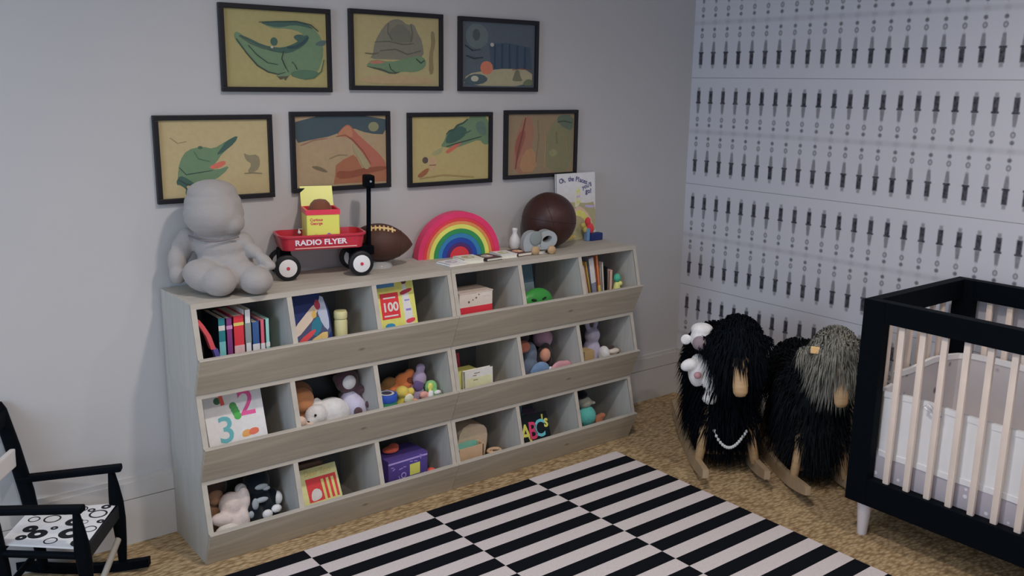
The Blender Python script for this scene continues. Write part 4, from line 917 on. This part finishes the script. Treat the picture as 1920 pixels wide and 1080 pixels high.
# elephant
t = thing('toy_elephant', 'grey wooden elephant on round beige wheels before the brown ball', 'toy', T(-1.150, -.222, TOP) @ RZ(-20))
gw = mat('grey_painted_wood', C(128, 134, 136), .6)
def ring_prism(b, outer, inner, d0, d1, m=0, M=ID):
    n = len(outer); vs = []
    for d in (d0, d1): vs += [(x, y, d) for x, y in outer]+[(x, y, d) for x, y in inner]
    fs = []
    for k in range(n):
        j = (k+1) % n
        fs += [(k, n+k, n+j, j), (2*n+k, 2*n+j, 3*n+j, 3*n+k), (k, j, 2*n+j, 2*n+k), (n+k, 3*n+k, 3*n+j, n+j)]
    return b.add(vs, fs, m, M)
b = MB()
ring_prism(b, [(.030+.042*math.cos(a), .062+.038*math.sin(a)) for a in [2*PI*k/32 for k in range(32)]], [(.028+.020*math.cos(a)+.006*math.sin(a), .064+.014*math.sin(a)) for a in [2*PI*k/32 for k in range(32)]], -.022, .022, 0, RX(90))
b.prism(smoothp([(-.075, .012), (-.078, .060), (-.060, .092), (-.025, .100), (.0, .085), (.0, .03), (-.03, .018), (-.05, .010)], 2), -.022, .022, 0, RX(90))
b.box(-.04, .055, -.020, .020, .018, .034, bev=.004)
body = b.build('body', gw, t, smooth=True, autos=40)
b = MB(); b.ell((-.024, -.026, .070), (.026, .006, .030), rot=RY(15)); b.build('ear', mat('dark_grey_felt', C(104, 112, 110), .9), t, smooth=True)
for sx in (-1, 1):
    for sy in (-1, 1):
        b = MB(); b.ell((.010+sx*.036, sy*.029, .0185), (.0185, .011, .0185)); b.build('wheel', BEECH, t, smooth=True)

# leather ball
t = thing('medicine_ball', 'dark brown leather ball standing before the picture book', 'ball', T(-1.014, -.122, TOP))
bl = mat('dark_brown_leather', C(60, 32, 27, 1.35), .42, var=.15, scale=12, bump=.2, bscale=200)
b = MB(); b.ell((0, 0, .120), .119, n=48); b.build('leather_skin', bl, t, smooth=True)
b = MB(); sm_ = mat('leather_seam', C(44, 22, 20, 1.6), .6)
for (ax, an) in (('Y', 8), ('X', 80), ('Z', 40)):
    Q = T(0, 0, .120) @ (RY(an) if ax == 'Y' else RX(an) if ax == 'X' else RY(70) @ RX(30))
    b.tube([(.1188*math.cos(2*PI*k/48), .1188*math.sin(2*PI*k/48), 0) for k in range(49)], .0013, M=Q, n=6)
b.build('seams', sm_, t)

# picture book standing against the wall
def f_places(b, mats, Q, w, h):
    def p(pts, c, l, it=1): b.prism(smoothp([(x*w, y*h) for x, y in pts], it), -.0001, l, mi(mats, flat(*c)), Q)
    p([(.0, .0), (1., .0), (1., .56), (.80, .54), (.55, .56), (.30, .58), (.0, .52)], (150, 144, 104), .0003)
    p([(.40, .44), (.56, .52), (.74, .44), (.90, .28), (.96, .06), (.84, .06), (.80, .24), (.66, .36), (.50, .40)], (190, 160, 140), .0005)
    p([(.42, .40), (.58, .47), (.72, .40), (.86, .26), (.90, .06), (.82, .06), (.78, .22), (.64, .34), (.50, .37)], (206, 186, 70), .0007)
    p([(.44, .50), (.52, .80), (.60, .80), (.60, .56), (.54, .50)], (196, 190, 150), .0009)
    for y in (.55, .63, .71): p([(.50, y), (.60, y+.01), (.60, y+.04), (.51, y+.03)], (206, 196, 60) if y != .63 else (170, 150, 190), .0011, 0)
    p([(.0, .06), (.40, .10), (.50, .04), (.0, .0)], (206, 160, 60), .0009)
    p([(.70, .52), (.98, .50), (.96, .46), (.74, .48)], (160, 150, 190), .0009)
    k = mi(mats, flat(60, 60, 110))
    for i, ch in enumerate('Oh, the Places'):
        a = (i-5)/7.0; b.text(ch, .030, w*(.12+.050*i), h*(.915-.045*a*a), .0010, k, Q, rot=-a*18, bold=.0006)
    b.text("you'll", .028, w*.78, h*.80, .0010, k, Q, rot=14, bold=.0006); b.text('go!', .030, w*.82, h*.72, .0010, k, Q, bold=.0008)
book('tall white and yellow picture book leaning on the wall behind the ball', .235, .305, .012, flat(198, 196, 208), T(-.910, -.050, TOP+.0005) @ RX(-4) @ T(0, 0, 0), f_places, name='picture_book')
t = thing('toy_figure', 'small toy figure with red top and dark blue base, right end of shelf top', 'toy', T(-.742, -.098, TOP))
b = MB(); b.box(-.012, .062, -.018, .018, 0, .034, bev=.006); b.build('base', flat(18, 36, 92), t)
b = MB(); b.box(-.032, -.013, -.012, .012, 0, .060, bev=.005); b.build('leg', flat(84, 120, 160), t)
part_blob(t, 'red_top', [((-.004, 0, .058), (.020, .014, .028), RY(-24)), ((-.020, 0, .090), (.015, .012, .020))], cloth(190, 40, 52), .0035)
part_blob(t, 'green_hat', [((-.048, 0, .074), (.014, .010, .012)), ((-.036, 0, .055), (.012, .010, .016))], cloth(160, 150, 60), .0035)

# ------------------------------------------------------------------ crib
CX0, CX1, CY1, CY0 = -.692, -.022, -1.452, -2.800
ZB, ZT = .135, .885
PWd, PDp = .080, .042
t = thing('baby_crib', 'black wooden baby crib with pale slats and white tapered legs at the right wall', 'crib', T(CX0, CY1, 0))
W_, L_ = CX1-CX0, CY1-CY0
slat_m = mat('pale_slat_wood', C(188, 173, 160, 1.8), .5, var=.05, scale=10)
for x in (0, W_-PDp):
    for y in (-PWd, -L_):
        b = MB(); b.box(x, x+PDp, y, y+PWd, ZB, ZT, bev=.002); b.build('post', BLACK, t)
for nm, x in (('side_rail', 0), ('side_rail', W_-PDp)):
    b = MB(); b.box(x, x+PDp, -L_+PWd, -PWd, ZT-.075, ZT, bev=.002); b.build(nm, BLACK, t)
    b = MB(); b.box(x, x+PDp, -L_+PWd, -PWd, ZB, ZB+.100, bev=.002); b.build('lower_rail', BLACK, t)
for y in (-.040, -L_):
    b = MB(); b.box(PDp, W_-PDp, y, y+.040, ZT-.075, ZT, bev=.002); b.build('end_rail', BLACK, t)
    b = MB(); b.box(PDp, W_-PDp, y, y+.040, ZB, ZB+.100, bev=.002); b.build('lower_rail', BLACK, t)
for x in (PDp/2, W_-PDp/2):
    k = 0
    while -.140-.0749*k > -L_+PWd+.02:
        y = -.140-.0749*k; b = MB(); b.box(x-.008, x+.008, y-.0115, y+.0115, ZB+.098, ZT-.074, bev=.006); b.build('slat', slat_m, t, smooth=True, autos=50); k += 1
for y in (-.020, -L_+.020):
    for k in range(7):
        x = PDp+.0375+.0735*k; b = MB(); b.box(x-.0115, x+.0115, y-.008, y+.008, ZB+.098, ZT-.074, bev=.006); b.build('slat', slat_m, t, smooth=True, autos=50)
legm = mat('white_leg_paint', C(176, 172, 178), .4)
for x in (.046, W_-.046):
    for y in (-.055, -L_+.055):
        b = MB(); b.lathe([(.015, .0), (.017, .004), (.026, .118), (.034, ZB)], n=24, M=T(x, y, 0)); b.build('leg', legm, t, smooth=True, autos=40)
# mattress and bedding
b = MB(); b.box(CX0+.048, CX1-.048, CY0+.046, CY1-.046, ZB+.020, .335, bev=.03)
def dotted(name, base, dot, sc, thr):
    M = bpy.data.materials.new(name); M.use_nodes = True; nt = M.node_tree; N = nt.nodes; L = nt.links; bs = N['Principled BSDF']; X = NX(nt)
    tc = N.new('ShaderNodeTexCoord'); vo = N.new('ShaderNodeTexVoronoi'); vo.inputs['Scale'].default_value = sc; vo.inputs['Randomness'].default_value = .55
    L.new(tc.outputs['Object'], vo.inputs['Vector']); mx = N.new('ShaderNodeMix'); mx.data_type = 'RGBA'
    L.new(X.sm(thr+.06, thr-.04, vo.outputs['Distance']), mx.inputs['Factor']); mx.inputs['A'].default_value = base; mx.inputs['B'].default_value = dot
    L.new(mx.outputs['Result'], bs.inputs['Base Color']); bs.inputs['Roughness'].default_value = .9
    return M
sheet = dotted('star_dotted_sheet', C(142, 137, 145), C(182, 176, 186), 30, .24)
tag(b.build('crib_mattress', sheet, smooth=True, autos=50), 'crib mattress in a grey lilac sheet with small white dots', 'mattress')
mesh_white = mat('white_bumper_cloth', C(178, 178, 196, 2.0), .85, var=.04, scale=6, bump=.3, bscale=14, alpha=1)
trimw = mat('white_binding', C(206, 204, 220, 2.0), .8)
tyw = mat('white_tie', C(200, 180, 196), .8)
t = thing('crib_bumper', 'white cloth bumper tied inside the front slats of the crib', 'bedding', T(CX0+.052, 0, 0))
def bumper(t, pts, z0, z1, m_, tm, th=.007):
    n = len(pts); 
    def strip(zs, thk, nm, mm):
        b = MB(); vs = []; fs = []
        for i, (x, y) in enumerate(pts):
            a = pts[max(i-1, 0)]; c = pts[min(i+1, n-1)]; dx, dy = c[0]-a[0], c[1]-a[1]; l = math.hypot(dx, dy) or 1; nx, ny = dy/l, -dx/l
            for s in (-1, 1):
                for z in zs(i): vs.append((x+nx*thk*s, y+ny*thk*s, z))
        for i in range(n-1):
            o, p = i*4, (i+1)*4
            fs += [(o, p, p+1, o+1), (o+2, o+3, p+3, p+2), (o+1, p+1, p+3, o+3), (o, o+2, p+2, p)]
        fs += [(0, 1, 3, 2), ((n-1)*4, (n-1)*4+2, (n-1)*4+3, (n-1)*4+1)]
        b.add(vs, fs); return b.build(nm, mm, t, smooth=True, autos=50)
    zt = lambda i: z1-.006*math.sin(i*.9)
    strip(lambda i: (z0, zt(i)), th*.6, 'panel', m_)
    strip(lambda i: (zt(i)-.018, zt(i)+.002), th, 'top_binding', tm)
    strip(lambda i: (z0-.002, z0+.018), th, 'lower_binding', tm)
pts = [(.10, -1.506), (.05, -1.508), (.020, -1.515), (.006, -1.540)]+[(.002+.003*math.sin(k*1.7), -1.57-.075*k) for k in range(16)]
bumper(t, pts, .318, .556, mesh_white, trimw)
b = MB()
for y in (-1.724, -2.320):
    for s, dz in ((1, .012), (-1, -.006)):
        b.tube([(-.018, y, .545), (-.024, y+s*.018, .552+dz), (-.026, y+s*.030, .540+dz), (-.022, y+s*.014, .538)], .004)
    b.tube([(-.020, y, .545), (-.026, y-.012, .528), (-.026, y-.026, .508)], .0035); b.tube([(.004, y, .548), (-.020, y, .546)], .004)
b.build('tie_bows', tyw, t, smooth=True)
t = thing('crib_bumper', 'patterned grey and white bumper along the wall side of the crib', 'bedding', T(CX1-.052, 0, 0))
pat = dotted('small_motif_cloth', C(158, 153, 153), C(100, 86, 94), 13, .17)
pts = [(-.46, -1.506)]+[(-.40+.05*k, -1.504) for k in range(8)]+[(-.012, -1.515), (-.003, -1.54)]+[(-.001-.003*math.sin(k*1.3), -1.57-.075*k) for k in range(16)]
bumper(t, pts, .336, .600, pat, trimw)

# ------------------------------------------------------------------ rocking sheep
def fleece(b, cx, cz, rad, n, ln, droop, m=0, rng=None, ymin=-9, M=ID, wdt=.0035):
    """short curved locks rooted on an ellipsoid"""
    rng = rng or random.Random(5)
    for _ in range(n):
        u = rng.uniform(-1, 1); a = rng.uniform(0, 2*PI); s = math.sqrt(1-u*u)
        d = Vector((s*math.cos(a), s*math.sin(a), u))
        p = Vector((cx[0]+d.x*rad[0], cx[1]+d.y*rad[1], cx[2]+d.z*rad[2])) if hasattr(cx, '__len__') else None
        nn = Vector((d.x/rad[0], d.y/rad[1], d.z/rad[2])).normalized()
        side = nn.cross(Vector((rng.uniform(-1, 1), rng.uniform(-1, 1), rng.uniform(-1, 1)))).normalized()*wdt
        l = ln*rng.uniform(.5, 1.15)
        q1 = p+nn*l*.45+Vector((0, 0, -droop*l*.25)); q2 = p+nn*l*.75+Vector((rng.uniform(-.2, .2)*l, rng.uniform(-.2, .2)*l, -droop*l))
        p = p-nn*.006
        b.add([tuple(p-side), tuple(p+side), tuple(q1+side*.8), tuple(q1-side*.8), tuple(q2)], [(0, 1, 2, 3), (3, 2, 4)], m, M)
def sheep(label, M, headc, bodyc, seed, headdrop=0.0, tagc=None):
    t = thing('rocking_sheep', label, 'rocking toy', M, 'woolly rocking sheep')
    rng = random.Random(seed)
    # local: +x forward, y left(+)/right(-)
    wool = mat('wool_%d_%d_%d' % bodyc, C(*bodyc, 1.3), 1.0, var=.3, scale=40, bump=.6, bscale=120, spec=.03)
    wh = mat('wool_%d_%d_%d' % headc, C(*headc, 1.5), 1.0, var=.3, scale=40, bump=.6, bscale=120, spec=.03)
    core = [((-.06, 0, .335), (.250, .120, .130)), ((.06, 0, .350), (.16, .135, .140)), ((-.16, 0, .33), (.12, .115, .12)), ((.165, 0, .330), (.085, .115, .150)), ((.0, 0, .225), (.19, .105, .10)), ((.165, 0, .220), (.075, .100, .100))]
    b = MB()
    for c, r in core: b.ell(c, r, n=24)
    fleece(b, (-.06, 0, .335), 0, (.250, .125, .135), 2600, .055, 1.1, rng=rng)
    fleece(b, (.08, 0, .345), 0, (.175, .140, .145), 2200, .060, 1.2, rng=rng)
    fleece(b, (-.01, 0, .215), 0, (.225, .112, .100), 3000, .070, 1.2, rng=rng)
    fleece(b, (.165, 0, .215), 0, (.085, .108, .105), 1800, .060, 1.1, rng=rng)
    b.build('fleece', wool, t, smooth=True)
    hz = .470-headdrop
    b = MB(); b.ell((.265, 0, hz), (.085, .088, .098), n=24); b.ell((.20, 0, hz-.04), (.09, .092, .095), n=20)
    fleece(b, (.262, 0, hz+.004), 0, (.088, .092, .102), 2200, .050, 1.3, rng=rng)
    b.build('head_wool', wh, t, smooth=True)
    Q = T(.330, 0, hz-.030) @ RY(-22)
    b = MB(); b.lathe([(.0001, -.122), (.018, -.119), (.027, -.107), (.029, -.085), (.026, -.045), (.034, .0), (.03, .04)], M=Q @ SC(.8, 1, 1), n=20)
    b.build('muzzle', BEECH, t, smooth=True)
    for s in (-1, 1):
        b = MB(); b.ell((.235, s*.098, hz+.012), (.016, .040, .022), rot=RX(-s*28)); fleece(b, (.235, s*.10, hz+.010), 0, (.018, .040, .024), 220, .03, 1.4, rng=rng); b.build('ear', wh, t, smooth=True)
    for sy in (-1, 1):
        for sx in (-1, 1):
            x0, x1 = sx*.175, sx*.225
            b = MB(); b.tube([(x0, sy*.070, .26), ((x0+x1)/2, sy*.088, .16), (x1, sy*.113, .045)], [.026, .022, .017], n=12)
            b.build('leg', BEECH, t, smooth=True)
        # rocker board, curved up at both ends
        b = MB(); vs = []; fs = []; n = 26
        for i in range(n+1):
            x = -.40+.80*i/n; zc = .052*(x/.40)**2
            th = .046*(1-.35*abs(x/.4)**4)
            for (yy, zz) in ((-.011, 0), (.011, 0), (.011, th), (-.011, th)): vs.append((x, sy*.116+yy, zc+zz))
        for i in range(n):
            for k in range(4): fs.append((i*4+k, i*4+(k+1) % 4, (i+1)*4+(k+1) % 4, (i+1)*4+k))
        fs += [(3, 2, 1, 0), (n*4, n*4+1, n*4+2, n*4+3)]
        b.add(vs, fs); b.build('rocker', mat('rocker_wood', (0.42, 0.31, 0.19, 1), .6, var=.12, scale=12), t)
    for x in (-.25, .16):
        b = MB(); b.tube([(x, -.1, .062), (x, .1, .062)], .010); b.build('crossbar', BEECH, t, smooth=True)
    if tagc:
        b = MB(); b.box(-.018, .018, -.004, .004, -.012, .012, bev=.003, M=T(.300, -.098, hz+.035) @ RZ(60)); b.build('ear_tag', flat(*tagc), t)
    return t
HD = 231
SA = T(-.492, -.688, 0) @ RZ(HD) @ SC(1.04, 1.06, 1.22)
SBM = T(-.338, -1.022, 0) @ RZ(235) @ SC(.95, .95, 1.17)
sheep('black woolly rocking sheep with beige muzzle and a bead necklace', SA, (14, 18, 24), (10, 14, 20), 11)
sheep('rocking sheep with a grey woolly head and dark fleece beside the crib', SBM, (112, 112, 104), (22, 26, 30), 12, -.022, (190, 150, 90))
# bead necklace over the chest of the first sheep
t = thing('bead_necklace', 'string of small pale beads hanging on the chest of the black sheep', 'necklace', SA)
b = MB()
NK = [(.268+.030*math.sin(PI*k/16), -.066+.125*k/16, .175-.050*math.sin(PI*(k/16)**.8)) for k in range(17)]
for q in NK: b.ell(q, .0062, n=10)
b.tube(NK, .0015, n=6)
b.build('beads', flat(150, 156, 156), t, smooth=True)
b = MB(); b.tube([NK[0], (.22, -.06, .25), (.16, -.07, .36), (.13, -.05, .40), (.12, 0, .41), (.13, .05, .40), (.16, .07, .36), (.22, .06, .25), NK[-1]], .0015, n=6)
b.build('dark_cord', BLACK, t, smooth=True)
# white plush monkey astride the sheep
t = thing('plush_monkey', 'white and grey stuffed monkey riding on the back of the black sheep', 'stuffed toy', SA @ T(.195, -.168, -.098) @ SC(1.1, 1.05, .98))
wp = cloth(206, 204, 212)
part_blob(t, 'body', [((.0, .035, .475), (.038, .036, .060)), ((.0, .040, .590), (.040, .040, .038)), ((-.01, .045, .620), (.042, .042, .022)),
                      ((.015, .075, .505), (.030, .034, .026)), ((.02, .080, .440), (.028, .026, .050)), ((.020, .084, .385), (.030, .032, .028)), ((.02, .0, .50), (.022, .035, .022), RX(20))], wp)
part_blob(t, 'face', [((.036, .030, .582), (.022, .028, .026))], cloth(116, 104, 110), .004)
for yy, zz in ((.092, .575), (-.014, .585)):
    b = MB(); b.ell((.0, yy, zz), (.006, .020, .018)); b.build('ear', wp, t, smooth=True)
b = MB(); b.ell((.020, .112, .492), (.012, .014, .014)); b.build('paw', flat(40, 44, 52), t, smooth=True)
b = MB(); b.ell((.045, .028, .470), (.012, .014, .012)); b.build('pink_bow', flat(156, 110, 116), t, smooth=True)

# ------------------------------------------------------------------ child's rocking chair
CH = T(-2.968, -.298, 0) @ RZ(-33)      # origin: floor under the middle of the seat front; +x forward, +y wall side
t = thing('rocking_chair', "child's black rocking chair with ring patterned seat at the left edge", 'chair', CH)
hw = .152
def bar(nm, pts, r, n=12, m_=BLACK):
    b = MB(); b.tube(pts, r, n=n); b.build(nm, m_, t, smooth=True, autos=50)
for s in (-1, 1):
    bar('front_leg', [(.005, s*hw, .030), (.006, s*hw, .10), (.004, s*hw, .18), (0, s*hw, .24), (-.004, s*hw, .30), (-.008, s*hw, .352)], [.013, .017, .022, .023, .017, .010])
    bar('back_post', [(-.235, s*.120, .030), (-.245, s*.120, .16), (-.262, s*.120, .30), (-.290, s*.120, .45), (-.318, s*.120, .575), (-.324, s*.120, .60)], [.015, .020, .0225, .0225, .021, .014])
    b = MB(); b.box(-.285, .028 if s > 0 else .012, -.018, .018, 0, .020, bev=.006, M=T(0, s*.146, .352) @ RZ(s*7) @ RY(-3)); b.build('armrest', BLACK, t)
    b = MB(); vs = []; fs = []; n = 20
    for i in range(n+1):
        x = -.36+.455*i/n; zc = .05*((x+.11)/.25)**2*.55; th = .028
        for (yy, zz) in ((-.012, 0), (.012, 0), (.012, th), (-.012, th)): vs.append((x, s*.140+yy, zc+zz))
    for i in range(n):
        for k in range(4): fs.append((i*4+k, i*4+(k+1) % 4, (i+1)*4+(k+1) % 4, (i+1)*4+k))
    fs += [(3, 2, 1, 0), (n*4, n*4+1, n*4+2, n*4+3)]
    b.add(vs, fs); b.build('rocker', BLACK, t)
    bar('side_stretcher', [(.0, s*hw, .215), (-.25, s*.122, .215)], .011)
b = MB(); b.box(-.316, -.296, -.118, .118, .525, .580, bev=.006); b.build('top_slat', BLACK, t)
b = MB(); b.box(-.292, -.276, -.118, .118, .395, .455, bev=.005); b.build('white_slat', mat('white_slat_paint', C(176, 172, 170), .5), t)
bar('front_rail', [(.0, -hw, .222), (.0, hw, .222)], .013); bar('rear_rail', [(-.25, -.12, .222), (-.25, .12, .222)], .012)
# ribbed pale front stretcher
b = MB(); P0, P1 = Vector((.002, hw-.004, .120)), Vector((.010, -hw+.01, .045))
nn = 60; pts = []; rr2 = []
for i in range(nn*4+1): pts.append(tuple(P0.lerp(P1, i/(nn*4)))); rr2.append(.0085+.0018*math.cos(i*PI/2))
b.tube(pts, rr2, n=10); b.build('coiled_stretcher', mat('pale_coil', C(128, 124, 114), .6), t, smooth=True)
bar('rear_stretcher', [(-.24, -.12, .10), (-.24, .12, .10)], .010)
# seat cloth with printed rings
b = MB(); mats = [flat(200, 196, 204), flat(10, 14, 20)]
b.prism([(-.255, -.108), (.004, -.150), (.010, .150), (-.255, .108)], .234, .240, 0)
b.prism([(.004, -.150), (.013, -.150), (.013, .150), (.004, .150)], .195, .240, 1)
def ringp(cx, cy, ro, ri, l):
    n = 26; ring_prism(b, [(cx+ro*math.cos(2*PI*k/n), cy+ro*math.sin(2*PI*k/n)) for k in range(n)], [(cx+ri*math.cos(2*PI*k/n), cy+ri*math.sin(2*PI*k/n)) for k in range(n)], .2398, l, 1)
for cx, cy, ro, ri in ((-.030, .072, .028, .022), (-.022, .122, .015, .006), (-.085, .020, .026, .010), (-.16, .045, .026, .021), (-.13, .085, .014, .005), (-.055, .018, .013, .011), (-.200, -.02, .022, .004), (-.165, -.055, .028, .009), (-.110, -.100, .020, .016),
                       (-.07, -.055, .033, .012), (-.02, -.115, .026, .014), (-.215, .045, .018, .014), (-.225, .085, .014, .004), (-.095, .110, .020, .016), (-.205, -.075, .016, .004), (-.060, .100, .012, .0055), (-.02, -.03, .020, .016), (-.130, -.018, .011, .004), (-.005, .020, .012, .004)):
    ringp(cx, cy, ro, ri, .2406)
b.build('seat', mats, t)
